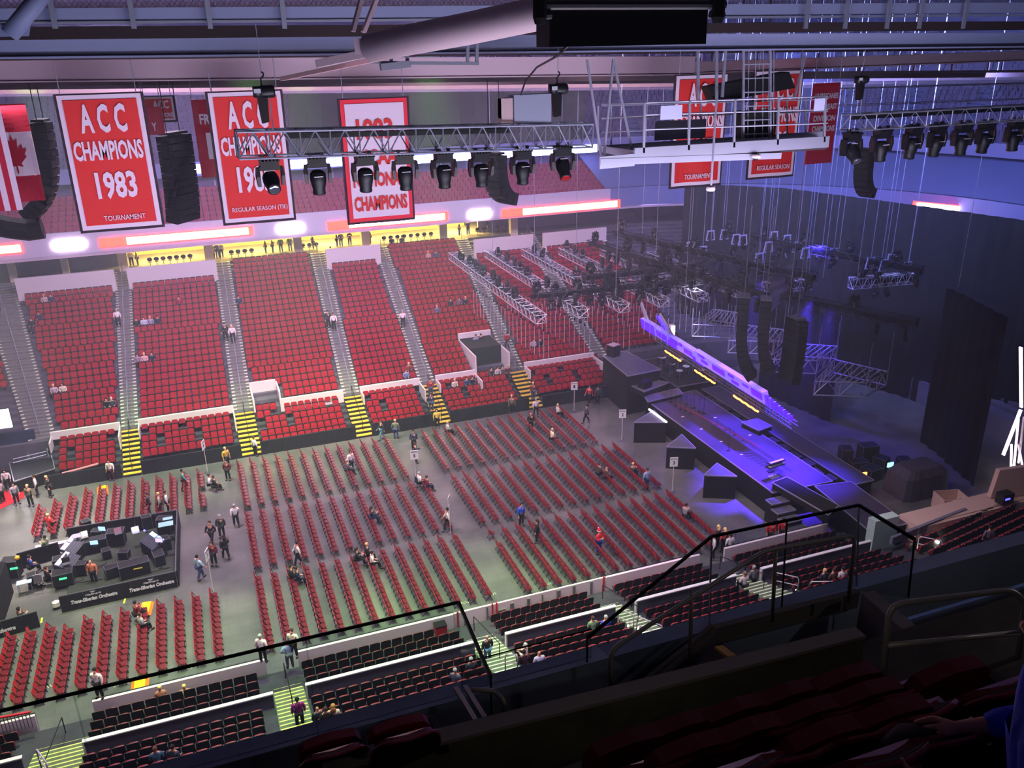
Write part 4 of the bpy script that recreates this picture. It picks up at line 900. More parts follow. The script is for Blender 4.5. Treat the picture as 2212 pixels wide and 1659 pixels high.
for i in range(13):
    y=42+i*1.28; case(39.0+rr.uniform(-.1,.1),y,.02,rr.uniform(.5,.75),rr.uniform(.6,1.0),rr.uniform(1.2,1.6),R(rr.uniform(-8,8)),'black equipment case behind the stage deck, %s from the near end'%ORD[i],group='cases behind the deck')
for i,(px,py) in enumerate([(1822,1012),(1850,1022),(1880,1035),(1905,1050),(1935,1062),(1965,1078),(1990,1092),(1900,1018),(1935,1030),(1965,1048),(1995,1066),(2020,1085),(1870,1005),(1950,1015)]):
    c=G(px,py,0)
    if (c-G(1975,1060,0)).length<2.7 or (c-G(2050,1100,0)).length<1.7: continue
    case(c.x,c.y,.02,rr.uniform(.8,1.3),rr.uniform(.7,1.0),rr.uniform(.9,1.7),R(rr.uniform(-30,30)),'black equipment case backstage at the right, %s one'%ORD[i],group='cases backstage right')
for i,(px,py,z) in enumerate([(1325,768,3.6),(1392,836,2.6)]):
    c=G(px,py,z); t=thing('stage_speaker','black box speaker on the %s riser'%('high' if i==0 else 'lower'),'loudspeaker',c,R(20)); s=MB(); s.slab([(-.45,-.4,0),(.45,-.4,0),(.45,.4,0),(-.45,.4,0)],(0,0,1.0 if i==0 else .6)); s.build('cabinet',blackm,t); s=MB(); s.box((-.46,0,.45 if i==0 else .3),(.02,.66,.7 if i==0 else .45)); s.build('grille',rack,t)
    if i==0: s=MB(); s.box((0,0,1.03),(.9,.8,.05)); s.build('lid',mat('pink_lid',(176,150,156),.6),t)
# band platform with instruments behind the risers
platform('band_riser','dark band riser crowded with instruments at the far back of stage',[(37.2,59.5),(41.2,59.5),(41.2,66.5),(37.2,66.5)],2.0,rack)
drum=mat('drum_shell',(60,60,74),.3,.3); skin=mat('drum_skin',(190,188,200),.5); brass=mat('cymbal_brass',(170,150,110),.25,.9)
for i,(x,y) in enumerate([(38.3,61),(39.4,61.7),(38.6,62.7),(39.9,63.4),(38.6,64.5),(40.2,60.4)]):
    t=thing('drum','drum on the band riser, %s of the kit'%ORD[i],'drum',(x,y,2.0),0,'drums on the band riser'); r_=rr.uniform(.25,.38); s=MB(); s.lathe([(r_,.4),(r_,.8)],(0,0,0),14); s.build('shell',drum,t); s=MB(); s.lathe([(r_*.97,.8),(r_*.97,.815)],(0,0,0),14); s.build('head',skin,t)
    s=MB(); 
    for k in range(3): a=2*pi*k/3; s.tube((r_*.9*math.cos(a),r_*.9*math.sin(a),0),(r_*.9*math.cos(a),r_*.9*math.sin(a),.5),.015,5)
    s.build('legs',steel,t)
for i,(x,y) in enumerate([(37.9,61.8),(39.3,62.9),(40.4,62.2),(38.0,63.7),(40.4,64.4)]):
    t=thing('cymbal','cymbal on a stand on the band riser, %s of five'%ORD[i],'cymbal',(x,y,2.0),0,'cymbals on the band riser'); s=MB(); s.tube((0,0,0),(0,0,1.3),.015,5); s.tube((0,0,.5),(.25,0,0),.012,5); s.tube((0,0,.5),(-.2,.2,0),.012,5); s.build('stand',steel,t); s=MB(); s.lathe([(.27,1.28),(.05,1.32),(.02,1.34)],(0,0,0),16); s.build('plate',brass,t)
# ---- flown LED header with its blue lit panels
ledh=mat('led_header_lavender',(180,165,235),.5,emit=(120,90,255),es=.3); ledb=mat('led_header_blue',(50,10,255),.5,emit=(50,8,255),es=2.2); amber=mat('amber_light',(255,170,80),.5,emit=(255,120,40),es=5)
XH=36.5; h0=XP(1386,700,XH); h1=XP(1652,868,XH); h2=XP(1700,908,XH)
t=thing('led_header','long flown blue and lavender LED header slanting over the stage','screen',h0); O=Vector(t.location)
D=(h1-h0); Ld=D.length; d=D.normalized(); sd=Vector((-1,0,0)); upv=Vector((-.25,0,1)).normalized()
def hp(u,v,o=0): return d*(u*Ld)+upv*v*.75+Vector((-1,0,-.25)).normalized()*o
def face(mb,u0,u1,v0,v1,o,th=.08): mb.slab([hp(u0,v0,o),hp(u1,v0,o),hp(u1,v1,o),hp(u0,v1,o)],Vector((1,0,.25))*th)
s=MB(); face(s,0,.56,-.45,.75,0,.4); face(s,.50,1.0,-.25,1.0,.05,.4); s.build('panel_body',ledh,t)
blues=[(0,.13,-.45,.75),(.15,.25,-.2,.5),(.23,.33,-.45,.25),(.28,.35,.2,.7),(.40,.47,-.1,.45),(.47,.55,-.45,.1)]
blues+=[(.53,.58,.7,.95),(.55,.60,.15,.45),(.64,.73,.1,.7),(.76,.80,.55,.85),(.78,.83,0,.3),(.86,.90,.5,.7),(.92,.99,.1,.8),(.36,.39,.4,.75)]
for u0,u1,v0,v1 in blues: s=MB(); face(s,u0,u1,v0,v1,.10 if u0>.5 else .04); s.build('blue_panel',ledb,t)
for u0,u1 in ((.24,.38),(.50,.66),(.80,.97)):
    s=MB(); P=[hp(u0+(u1-u0)*k/8,-1.25-.08*(k%2),.3) for k in range(9)]; s.path(P,.07,5); s.build('amber_strip',amber,t)
s=MB()
for v,o in ((-.7,0),(-.7,-.5),(-1.15,0),(-1.15,-.5)): s.tube(hp(.1,v,o),hp(1.16,v,o),.035,5)
for k in range(52): u=.1+.0204*k; s.bar(hp(u,-.7,0),hp(u+.01,-1.15,0),.03,.03); s.bar(hp(u,-.7,0),hp(u,-.7,-.5),.03,.03)
s.build('under_truss',rack_edge,t)
for k in range(12):
    u=1.005+.014*k; s=MB(); face(s,u,u+.005,-.3,.9-.06*k,.05,.2); s.build('end_fin',ledb if k%2 else alu,t)
for k in range(20):
    u=.14+.045*k; s=MB(); s.lathe([(.10,-.12),(.12,0),(.08,.12)],hp(u,-1.3,-.2),8); s.build('pod_light',black_pl,t)
for (a,b,lb,w_) in (((1385,655),(1402,702),'pale slanting arm above the far end of the LED header',.35),((1424,682),(1456,735),'broad white slanting arm rising from the LED header',.6)):
    s=MB(); s.bar(XP(*a,XH+.2),XP(*b,XH+.2),.15,w_); tag(s.build('header_arm',mat('arm_white',(200,194,214),.5)),lb,'arm')
s=MB(); s.bar(XP(1418,683,XH),XP(1436,712,XH),.1,.12); tag(s.build('header_arm',ledb),'thin blue-lit arm beside the broad white arm','arm')
t=thing('flood_light','bright white flood light behind the LED header','light',XP(1452,712,XH+1)); s=MB(); s.box((0,0,0),(.3,.5,.9)); s.build('housing',white,t); s=MB(); s.box((-.12,-.3,0),(.2,.12,.8)); s.build('lamp_face',mat('flood_face',(255,255,255),.5,emit=(255,250,255),es=12),t)
# ---- finger trusses over the far right seats, rods hanging below them
dalu=mat('truss_silver',(176,172,190),.4,.5); bt=mat('truss_black',(22,22,28),.6)
tube_m=mat('hanging_tube',(205,198,214),.4,.2)
fi=0
tubes={}
m=MB(); m.tube((0,0,0),(0,0,-2.3),.022,6); TB=m.mesh('tube',tube_m); m=MB(); m.lathe([(.05,0),(.07,.08),(.05,.22)],(0,0,0),8); TC=m.mesh('cap',blackm)
for i in range(6):
    X0=23.0+3.42*i; y0=55.6; y1=[77.5,77,76,75,73,70][i]
    TA=truss('finger_truss','silver finger truss reaching towards the far seats, %s from the left'%ORD[i],(X0,y0,11),(X0,y1,11),.62,.85,[24,24,23,22,20,16][i],dalu,group='finger trusses',r_=.035)
    s=MB(); s.bar((0,.5,.05),(0,y1-y0,.05),.5,.25); s.build('cable_loom',blackm,TA)
    for k in range(11):
        y=y0+1.5+k*1.9; 
        if y>y1: break
        if rr.random()<.8: 
            tt=mhead((X0+rr.uniform(-.2,.2),y,11.3),'black moving light standing on the %s finger truss, %s from its near end'%(ORD[i],ORD[k]),1.2,R(rr.uniform(-40,40)),R(rr.uniform(0,180)),group='lights on the finger trusses',strip=False); tt.rotation_euler=(pi,0,tt.rotation_euler.z)
    for k in range(20):
        y=y0+1.0+k*.95
        t=thing('hanging_tube','thin pale tube hanging in the row below the %s finger truss'%ORD[i],'light tube',(X0+1.0,y,9.4-.06*k),0,'tubes below the %s finger truss'%ORD[i]); inst(TB,'tube',t); inst(TC,'cap',t)
# dark cross trusses crowded with fixtures
def dtruss(p0,p1,z,n,label,m=bt,h=.6,wd=.7,bays=14,up=False,sc_=1.3):
    a=G(*p0,z); b=G(*p1,z); TA=truss('lighting_truss',label,a,b,h,wd,bays,m,r_=.035)
    for k in range(n):
        p=a+(b-a)*((k+.5)/n)+Vector((rr.uniform(-.3,.3),rr.uniform(-.4,.4),-h/2 if k%3 else h/2+.75))
        tt=mhead(p,'black moving light, %s from the left on the %s'%(ORD[min(k,19)],label),sc_,R(rr.uniform(-50,50)),R(rr.uniform(0,180)),group='lights on the dark trusses',strip=False)
    s=MB(); s.bar((0,0,0),b-a,.4,.3); s.build('cable_loom',blackm,TA)
dtruss((1150,640),(1560,600),11.8,16,'black cross truss over the fingers')
dtruss((1265,600),(1500,575),13,9,'second black cross truss',bays=8)
dtruss((1275,525),(1660,640),13.5,14,'black diagonal truss over the stage')
dtruss((1330,505),(1760,600),14,15,'far black diagonal truss')
dtruss((1560,500),(1990,585),14,14,'upper black truss before the drape')
dtruss((1690,640),(1980,700),12.5,6,'dark truss low before the drape',bays=10)
dtruss((1650,622),(1748,612),12.2,3,'left short silver truss',m=dalu,h=.8,bays=6)
dtruss((1838,612),(1970,600),12.2,4,'right short silver truss',m=dalu,h=.8,bays=7)
# pale hanger brackets catching the light
brk=mat('pale_bracket',(150,150,176),.5)
for i,(x,y) in enumerate([(1491,535),(1518,545),(1535,510),(1565,508),(1590,518),(1605,520),(1660,535),(1672,512),(1700,520),(1722,535),(1775,545),(1800,550),(1880,570),(1910,575),(1925,562),(1960,580),(1640,560),(1740,548)]):
    t=thing('lamp_bracket','small pale lamp bracket hung among the dark lights, %s from the left'%ORD[i],'bracket',G(x,y,13.8),0,'pale lamp brackets'); s=MB(); s.bar((-.35,0,.45),(.35,0,.45),.1,.1); s.bar((-.28,0,.45),(-.42,0,-.35),.08,.08); s.bar((.28,0,.45),(.42,0,-.35),.08,.08); s.bar((-.42,0,-.35),(-.2,0,-.35),.08,.08); s.bar((.42,0,-.35),(.2,0,-.35),.08,.08); s.build('frame',brk,t); s=MB(); s.tube((0,0,.45),(0,0,18.8),.015,5); s.build('drop_cable',brk,t)
for i,(x,y,z) in enumerate([(1065,555,11.4),(1155,560,11.4),(1536,520,14),(1560,515,13),(1630,640,12.5),(1645,640,12.5),(1700,700,12),(1735,640,12.5),(1742,640,12.5),(1778,600,13),(1810,560,13),(1245,540,12),(1385,560,12),(1415,590,12),(1850,610,12.5),(1958,600,12.5),(1905,560,14),(2070,620,13),(1480,640,12),(1330,640,12)]):
    p=G(x,y,z); s=MB(); s.tube(p,(p.x,p.y,32.5),.02,5); tag(s.build('rigging_chain',steel),'thin vertical rigging chain, %s of twenty, over the stage trusses'%ORD[i],'chain','rigging chains')
# delta-shaped hung trusses
for i,(P,lb) in enumerate([(((1757,853),(1868,857),(1914,832),(1800,805)),'nearest and lowest'),(((1655,803),(1762,807),(1806,775),(1700,768)),'second nearest'),(((1572,762),(1668,765),(1690,738),(1600,726)),'third'),(((1495,726),(1585,730),(1592,700),(1540,692)),'furthest, partly blue-lit')]):
    Q=[G(x,y,6.0) for x,y in P]; c=sum(Q,Vector())/4; t=thing('delta_truss','open wedge-shaped hung truss frame, %s of four'%lb,'truss',c,0,'delta trusses'); Q=[p-c for p in Q]; H=Vector((0,0,1.05))
    s=MB()
    for a,b in zip(Q,Q[1:]+Q[:1]):
        s.tube(a,b,.05,5); s.tube(a+H,b+H,.05,5)
    s.build('chord',dalu,t); s=MB()
    for a,b in zip(Q,Q[1:]+Q[:1]):
        n=max(2,int((b-a).length/1.2))
        for k in range(n): u=a+(b-a)*k/n; v=a+(b-a)*(k+1)/n; w_=(u+v)/2; s.tube(u,u+H,.03,4); s.tube(u,w_+H,.03,4); s.tube(w_+H,v,.03,4)
    for k in range(1,8):
        f=k/8; s.bar(Q[0]+(Q[1]-Q[0])*f+H,Q[3]+(Q[2]-Q[3])*f+H,.10,.05); 
    s.build('lacing',dalu,t); s=MB()
    for p in Q: s.tube(p+H,p+H+Vector((0,0,3)),.02,4)
    s.build('hanging_wire',steel,t)
array(0,0,1,1,1,.3,'x',0) if 0 else None
def arr2(p,n,label,cv,fc,h=.36,w0=.65):
    t=thing('line_array',label,'loudspeaker',p,fc); x=z=0; ang=0; me=MB(); me.slab([(-w0,-.35,0),(w0,-.35,0),(w0,.35,0),(-w0,.35,0)],(0,0,-h*.93)); me=me.mesh('cabinet',mat('array_black',(20,20,24),.6))
    for k in range(n):
        o=inst(me,'cabinet',t); o.location=(0,x,z); o.rotation_euler=(ang,0,0); z-=h*math.cos(ang); x+=h*math.sin(ang); ang+=cv*(k/n)**2
    m=MB(); m.box((0,0,.12),(1,.7,.12)); m.tube((0,0,.1),(0,0,6),.03,5); m.build('fly_frame',rack_edge,t)
arr2(XP(1608,642,33.5),16,'large J-shaped black speaker array left, over the LED header',R(10),R(-125))
arr2(XP(1655,648,34.2),14,'second J-shaped black speaker array just right of the first',R(10),R(-125))
arr2(XP(1722,690,36),12,'straighter black speaker array with grilles, right of the J-shaped ones',R(3),R(90),.36,.75)
s=MB(); s.slab([XP(1668,590,40),XP(1720,565,40),XP(1700,640,40),XP(1650,690,40)],(.1,0,0)); tag(s.build('fabric_sail',mat('grey_sail',(60,58,76),.9)),'faint grey fabric sail hanging behind the speaker arrays','cloth')
# ---- drapes closing the stage
drp=mat('drape_black',(11,11,17),.85,noise=.15,nscale=1)
def drape(P,z0,z1,name,label,amp=.12,step=.35):
    m=MB(); pts=[]
    for a,b in zip(P,P[1:]):
        a=Vector((*a,0)); b=Vector((*b,0)); n=int((b-a).length/step); d=(b-a).normalized(); nn=Vector((d.y,-d.x,0))
        for k in range(n): pts.append(a+(b-a)*k/n+nn*(amp*math.sin(k*1.9)+amp*.4*math.sin(k*.7)))
    pts.append(Vector((*P[-1],0))); N=len(pts); v=[]
    for o in (Vector((0,0,0)),Vector((.05,.05,0))):
        for z in (z0,(z0+z1)/2,z1): v+=[p+o+Vector((0,0,z)) for p in pts]
    f=[]
    for s_ in (0,3):
        for r in (0,1):
            for k in range(N-1): f.append(((s_+r)*N+k,(s_+r)*N+k+1,(s_+r+1)*N+k+1,(s_+r+1)*N+k))
    m.add(v,f); return tag(m.build(name,drp,None,True),label,'curtain')
drape([(45.8,74),(52.4,67),(56.1,56.4),(58.9,47),(60.5,38)],0,16.7,'stage_drape','huge black drape closing off the arena end behind the stage')
drape([(51.6,46.5),(50.3,42),(49.3,39.2)],0,12.5,'stage_drape','inner black drape with a visible edge at the right of backstage')
drape([(46,60),(47.4,52)],0,9,'stage_drape','dim black drape behind the upstage walkway')
c=G(1975,1060,0); t=thing('cloth_covered_stack','dark grey pleated cloth thrown over a stack backstage right','cloth',c); m=MB(); n=28; v=[]
for z,sx,sy in ((0,1.9,1.2),(1.6,1.75,1.1),(2.1,1.3,.8)):
    for k in range(n): a=2*pi*k/n; r_=1+.04*(k%2); v.append((max(-1,min(1,1.3*math.cos(a)))*sx*r_,max(-1,min(1,1.3*math.sin(a)))*sy*r_,z))
m.add(v,[(r*n+k,r*n+(k+1)%n,(r+1)*n+(k+1)%n,(r+1)*n+k) for r in (0,1) for k in range(n)]+[tuple(2*n+k for k in range(n))]); m.build('cover',mat('grey_cloth',(66,62,74),.9),t)
# beige bin, railings, pale walls at the right
beige=mat('beige_panel',(212,178,164),.6)
c=G(2050,1100,0); t=thing('beige_bin','open beige box container backstage at the right','box',c,R(-15)); s=MB(); 
for a,b in (((-.9,-.7),(.9,-.66)),((-.9,.66),(.9,.7)),((-.9,-.7),(-.86,.7)),((.86,-.7),(.9,.7))): s.bb((*a,0),(*b,1.1))
s.build('wall_panel',beige,t); s=MB(); s.bb((-.86,-.66,.3),(.86,.66,.34)); s.build('base_panel',beige,t)
t=thing('safety_railing','white multi-bar safety railing at the right, beside the beige bin','railing',G(2080,1110,1)); O=Vector(t.location); 
for pts in (((2040,1090),(2078,1075)),((2078,1075),(2122,1095))):
    for k in range(4): s=MB(); s.tube(G(*pts[0],1.9-.28*k)-O,G(*pts[1],1.9-.28*k)-O,.03,5); s.build('bar',white,t)
for x,y in ((2040,1090),(2060,1083),(2078,1075),(2100,1085),(2122,1095)): s=MB(); p=G(x,y,1.9)-O; s.tube(p,p-Vector((0,0,1.2)),.035,5); s.build('post',white,t)
s=MB(); P=[G(x,y,2.2) for x,y in ((2140,1075),(2300,1060))]; s.slab([P[0],P[1],P[1]+Vector((0,0,2.2)),P[0]+Vector((.3,0,1.9))],(0,.3,0)); struct(s,'wall_portal',beige)
s=MB(); a=G(1990,1138,2.0); b=G(2300,1118,2.0); s.bb((a.x,a.y-.1,0),(b.x,a.y+.1,2.0)); a2=G(2300,1085,2.2); s.bb((a.x-.2,a.y+.1,0),(b.x,a.y+1.6,2.06)); struct(s,'parapet_end',beige)
s=MB(); a=G(1925,1168,1.9); b=G(2085,1105,1.9); s.bar(a,b,.2,.5); struct(s,'parapet_end_ledge',mat('grey_ledge',(120,116,134),.6))
s=MB(); a=G(1860,1182,1.2); a.x=max(a.x,35.9); s.bb((a.x-.3,a.y-.3,0),(a.x+1.5,a.y+.3,3.0)); tag(s.build('pale_cabinet',mat('pale_green_panel',(186,206,200),.6)),'pale greenish panel wall seen through the glass at the stage end of the near seats','cabinet')
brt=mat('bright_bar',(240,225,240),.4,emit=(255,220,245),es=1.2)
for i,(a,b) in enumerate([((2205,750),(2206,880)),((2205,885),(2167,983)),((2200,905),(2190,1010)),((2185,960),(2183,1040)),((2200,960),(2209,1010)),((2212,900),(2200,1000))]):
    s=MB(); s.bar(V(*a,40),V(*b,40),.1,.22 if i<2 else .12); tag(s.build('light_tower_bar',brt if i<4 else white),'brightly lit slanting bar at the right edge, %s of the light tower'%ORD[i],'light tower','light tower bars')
lamp('side_light','POINT',V(2205,1030,39),(0,0,0),(1,.9,.95),260,.3)
t=thing('gear_cart','dark gear cart with small blue lights by the right-hand wall','cart',G(2168,1085,2.2)); s=MB(); s.box((0,0,.35),(.9,.6,.7)); s.build('body',rack,t); s=MB(); s.box((-.1,-.31,.4),(.4,.02,.12)); s.build('display',mat('blue_display',(90,90,255),.4,emit=(60,60,255),es=2.5),t)
t=thing('small_screen','small bright turquoise screen backstage','screen',G(1922,1012,1.4)); s=MB(); s.box((0,0,.3),(.5,.06,.32)); s.build('panel',mat('cyan_screen',(120,240,250),.4,emit=(90,230,255),es=3),t); s=MB(); s.box((0,0,.06),(.08,.08,.16)); s.build('foot',blackm,t)
s=MB(); s.bar(G(1848,1028,1.3),G(1872,1024,1.3),.08,.3); tag(s.build('amber_lamp',amber),'small amber glowing lamp at the near end of the upstage walkway','light')
# pipe loops in the near stand vomitories
def loop(px0,py0,px1,py1,hpx,Y,label,m=white):
    t=thing('guard_rail',label,'handrail',V(px0,py0,Y)); O=Vector(t.location); a=V(px0,py0,Y)-O; b=V(px1,py1,Y-.8)-O; H=Vector((0,0,1.0)); s=MB()
    s.path([a,a+H*.85,a+H+(b-a)*.06,b+H-(b-a)*.06,b+H*.85,b],.03,8); s.build('frame_pipe',m,t,True); s=MB(); s.tube(a+H*.5,b+H*.5,.025,6); s.build('mid_pipe',m,t)
for i,(a,b,Y) in enumerate([((90,1660),(112,1690),30.5),((1092,1452),(1118,1452),30.5),((1335,1350),(1368,1366),31.5),((1375,1368),(1430,1390),30.2),((1668,1270),(1722,1282),31.8),((1745,1290),(1802,1290),31.2),((1980,1190),(2030,1200),32.6),((2062,1205),(2130,1205),32.4)]):
    loop(*a,*b,0,Y,'white pipe guard rail in the near stand, %s from the left'%ORD[i])
for i,(x,y) in enumerate([(1357,1352),(1378,1358),(1395,1370),(1410,1372),(1718,1273),(1742,1278),(1985,1190),(2015,1192),(2047,1196),(2078,1200)]):
    s=MB(); s.sph(V(x,y,31.3 if x<1900 else 32.4),.06,8); tag(s.build('step_light',mat('step_light',(255,255,240),.5,emit=(255,250,220),es=14)),'tiny bright step light, %s from the left, by the guard rails'%ORD[i],'light','step lights')
for x,y,Y in ((1390,1385,31),(1740,1290,31.4),(2030,1205,32)): lamp('step_lamp','POINT',V(x,y-12,Y)+Vector((0,0,.5)),(0,0,0),(1,1,.8),14,.05)

# ================================================================ section signs on poles
def sign(px,py,z,label,num,rz=0,h=2.35):
    c=G(px,py,0); t=thing('section_sign',label,'sign',c,rz,None); s=MB(); s.lathe([(.26,0),(.26,.03),(.03,.06)],(0,0,0),14); s.build('base',rack_edge,t); s=MB(); s.tube((0,0,.04),(0,0,h-.3),.025,8); s.build('pole',white,t)
    s=MB(); s.box((0,0,h),(.56,.03,.72)); s.build('plate',mat('sign_plate',(240,240,244),.4),t)
    text('lettering','SECTION',blackm,t,(-.22,-.018,h+.18),(1,0,0),(0,0,1),.44,.10,.004)
    if num: text('lettering',num,blackm,t,(-.08,-.018,h-.20),(1,0,0),(0,0,1),.16,.27,.004)
sign(1452,1062,0,'white SECTION 3 sign on a pole near the stage','3',R(-18))
sign(1343,952,0,'white SECTION 2 sign on a pole by the far edge of stage','2',R(-18))
sign(1240,888,0,'white SECTION 1 sign on a pole by the far barrier','1',R(-18))
sign(899,1045,0,'white section sign 5 on a pole in the wide aisle, next to the wheelchair','5',R(-10))
sign(973,1150,0,'white section sign turned edge-on, held near the white-shirted walker','6',R(62))
sign(463,1290,0,'tall white section sign turned edge-on, at the aisle by the mixing area','7',R(70),2.9)
sign(449,1022,0,'white section sign turned edge-on, near the far barrier on the left','8',R(66))
# ================================================================ mixing area
def wallp(name,label,a,b,h,m=black,th=.08):
    a=Vector((*a,0)); b=Vector((*b,0)); t=thing(name,label,'barrier',a,0); n=max(1,int((b-a).length/1.25)); 
    for k in range(n): s=MB(); u=(b-a)*k/n; v=(b-a)*(k+.985)/n; s.slab([u,v,v+Vector((0,0,h)),u+Vector((0,0,h))],Vector(((b-a).y,-(b-a).x,0)).normalized()*th); s.build('panel',m,t)
    s=MB(); s.bar(Vector((0,0,h)),b-a+Vector((0,0,h)),.05,.05); s.build('cap',rack_edge,t); return t
F0=(-10.0,47.55); F1=(-3.75,47.75); F2=(-3.55,55.3); F3=(-10.3,55.5)
wallp('barrier_panel','black barrier with two lines of slanted white lettering, near side of the mixing area',F0,F1,1.05)
wallp('barrier_panel','black barrier along the aisle side of the mixing area',F1,F2,1.05)
wallp('barrier_panel','black barrier along the far side of the mixing area',F2,F3,1.1)
wallp('barrier_panel','low black barrier running off the left edge with partial lettering',(-14.5,46.1),(-11.0,46.6),1.0)
wallp('barrier_panel','black barrier behind the monitor desks at the left',(-12.9,53.4),(-10.6,53.9),1.1)
ltr=mat('white_lettering',(228,222,236),.5)
for x0,z in ((-9.45,.42),(-6.35,.42)):
    o=text('lettering','Trans-Siberian Orchestra',ltr,None,(x0,47.46,z),(1,.03,0),(0,0,1),2.45,.26,.006,.25,.05); tag(o,'slanted white band-name lettering, %s one, on the black barrier'%('left' if x0<-8 else 'right'),'lettering')
    o=text('logo','Hallmark',ltr,None,(x0+.8,47.46,z+.36),(1,.03,0),(0,0,1),.85,.13,.006,.3,.01); tag(o,'small white crown logo with script above the %s barrier lettering'%('left' if x0<-8 else 'right'),'logo')
    s=MB(); 
    for k in range(5): s.bar((x0+1.22,47.455,z+.52),(x0+1.22+.07*(k-2),47.455,z+.64-.012*abs(k-2)),.015,.015)
    tag(s.build('crown_mark',ltr),'white crown mark over the %s barrier logo'%('left' if x0<-8 else 'right'),'logo')
o=text('lettering','Siberian Orchestra',ltr,None,(-14.2,46.0,.35),(1,.14,0),(0,0,1),2.1,.26,.006,.25,.05); tag(o,'white lettering on the barrier cut off by the left edge','lettering')
s=MB(); s.prism([(-14.8,46.9),(-13.0,47.1),(-12.9,50.8),(-15,50.6)],0,2.1); s.add([(-14.8,46.9,2.1),(-13.0,47.1,2.1),(-12.9,50.8,2.1),(-15,50.6,2.1),(-13.9,49.2,3.4)],[(0,1,4),(1,2,4),(2,3,4),(3,0,4)]); tag(s.build('black_tent',black),'black peaked tent enclosure at the left edge of the mixing area','tent')
platform('mix_riser','dark low riser carrying the mixing desks',[(-9.9,47.8),(-4.0,47.95),(-3.8,55.0),(-9.7,55.2)],.2,mat('mat_dark_green',(52,58,50),.9,noise=.2,nscale=2),.1,False,'platform')
screen_b=mat('screen_blue',(150,190,235),.4,emit=(120,165,230),es=1.3); screen_l=mat('screen_lavender',(210,190,240),.4,emit=(190,170,230),es=.7); green_l=mat('green_display',(60,220,120),.4,emit=(40,220,100),es=2); bluel=mat('blue_led',(60,60,255),.4,emit=(50,50,255),es=8)
knob=mat('console_face',(70,72,84),.4)
def console(px,py,z,w_,d,rz,label,lit=screen_l):
    c=G(px,py,z+.8); t=thing('mixing_console',label,'mixing desk',(c.x,c.y,z),rz); s=MB(); s.bb((-w_/2,-d/2,0),(w_/2,d/2,.72)); s.build('desk',rack,t)
    s=MB(); s.slab([(-w_/2,-d/2,.78),(w_/2,-d/2,.78),(w_/2,d/2,1.12),(-w_/2,d/2,1.12)],(0,.02,-.14)); su=s.build('surface',knob,t)
    s=MB(); n=int(w_/.07)
    for k in range(n):
        for r_ in range(5): u=(r_+.7)/6.5; s.box((-w_/2+.05+.07*k,-d/2+d*u,.79+.34*u),(.03,.03,.03))
    s.build('knobs',rack_edge,su)
    for k in range(2): s=MB(); u0,u1=.70,.97; s.slab([(-w_/2+.06+w_/2*k,-d/2+d*u0,.80+.34*u0),(-.04+w_/2*k,-d/2+d*u0,.80+.34*u0),(-.04+w_/2*k,-d/2+d*u1,.80+.34*u1),(-w_/2+.06+w_/2*k,-d/2+d*u1,.80+.34*u1)],(0,-.005,.012)); s.build('touch_screen',lit,su)
    return t
console(330,1172,.2,1.6,.9,R(-62),'brightly lit lighting console with lavender and cyan screens, right part of the mixing area',screen_b)
console(160,1180,.2,1.7,.9,R(70),'long grey mixing console, upper one of the left pair',screen_l)
console(147,1215,.2,1.5,.9,R(70),'long grey mixing console, lower one of the left pair',screen_l)
case(*G(293,1240,.2),1.7,.75,.85,R(8),'long flight case desk with a yellow label at the right of the mixing area')
s=MB(); s.box(G(298,1228,.95),(.5,.02,.06)); tag(s.build('yellow_label',mat('yellow_label',(240,220,60),.5)),'yellow label strip on the long flight case','label')
case(*G(140,1260,.2),1.1,.8,.85,R(3),'black road case with pale edges at the front of the mixing area')
case(*G(137,1238,.2),.8,.6,1.1,R(3),'rack with a green display behind the pale-edged road case'); s=MB(); s.box(G(136,1250,1.0),(.4,.03,.1)); tag(s.build('green_display',green_l),'green glowing rack display at the front left of the mixing area','display')
case(*G(30,1245,.2),.9,.7,1.2,R(-12),'tall rack glowing blue at the left edge of the mixing area'); s=MB(); s.box(G(30,1228,1.3),(.4,.05,.1)); tag(s.build('green_display',green_l),'green glowing display on the left-edge rack','display')
s=MB(); s.sph(G(37,1205,1.5),.14,12); tag(s.build('orange_ball',mat('orange_lamp',(255,170,40),.5)),'small orange ball on top of the left-edge rack','ball')
case(*G(210,1190,.2),1.3,.6,.9,R(5),'dark rack desk in the middle of the mixing area'); case(*G(255,1175,.2),1.0,.7,1.0,R(-6),'dark case with a laptop on top, far middle of the mixing area')
case(*G(245,1245,.2),.8,.5,.7,R(15),'small grey case beside the orange-shirted person'); case(*G(360,1150,.2),.9,.6,1.1,R(-20),'case carrying pale blue papers in the far right corner of the mixing area')
for i,(x,y,lb,m_) in enumerate([(293,1148,'white lit laptop at the far side of the mixing area',mat('laptop_white',(235,235,255),.4,emit=(230,230,255),es=2)),(255,1150,'laptop with a pinkish screen',mat('laptop_pink',(170,120,140),.4)),(182,1158,'bright cream monitor tilted at the left of the mixing riser',mat('cream_screen',(236,240,190),.4,emit=(236,240,190),es=.9)),(143,1215,'dark monitor standing by the lower console',blackm)]):
    c=G(x,y,1.25); t=thing('laptop',lb,'laptop',c,R(10)); s=MB(); s.box((0,-.15,0),(.42,.3,.03)); s.build('keyboard_base',rack_edge,t); s=MB(); s.box((0,.05,.15),(.42,.03,.30),(-.3,0,0)); s.build('screen',m_,t)
s=MB(); s.sph(G(312,1146,1.3),.07,8); tag(s.build('blue_lamp',bluel),'tiny bright blue lamp next to the white laptop','light')
s=MB(); s.box(G(358,1132,1.35),(.9,.6,.03)); s.box(G(362,1120,1.35),(.6,.35,.03)); tag(s.build('paper_sheets',mat('pale_blue_paper',(150,196,200),.6)),'pale blue papers lying on the far right case','papers')
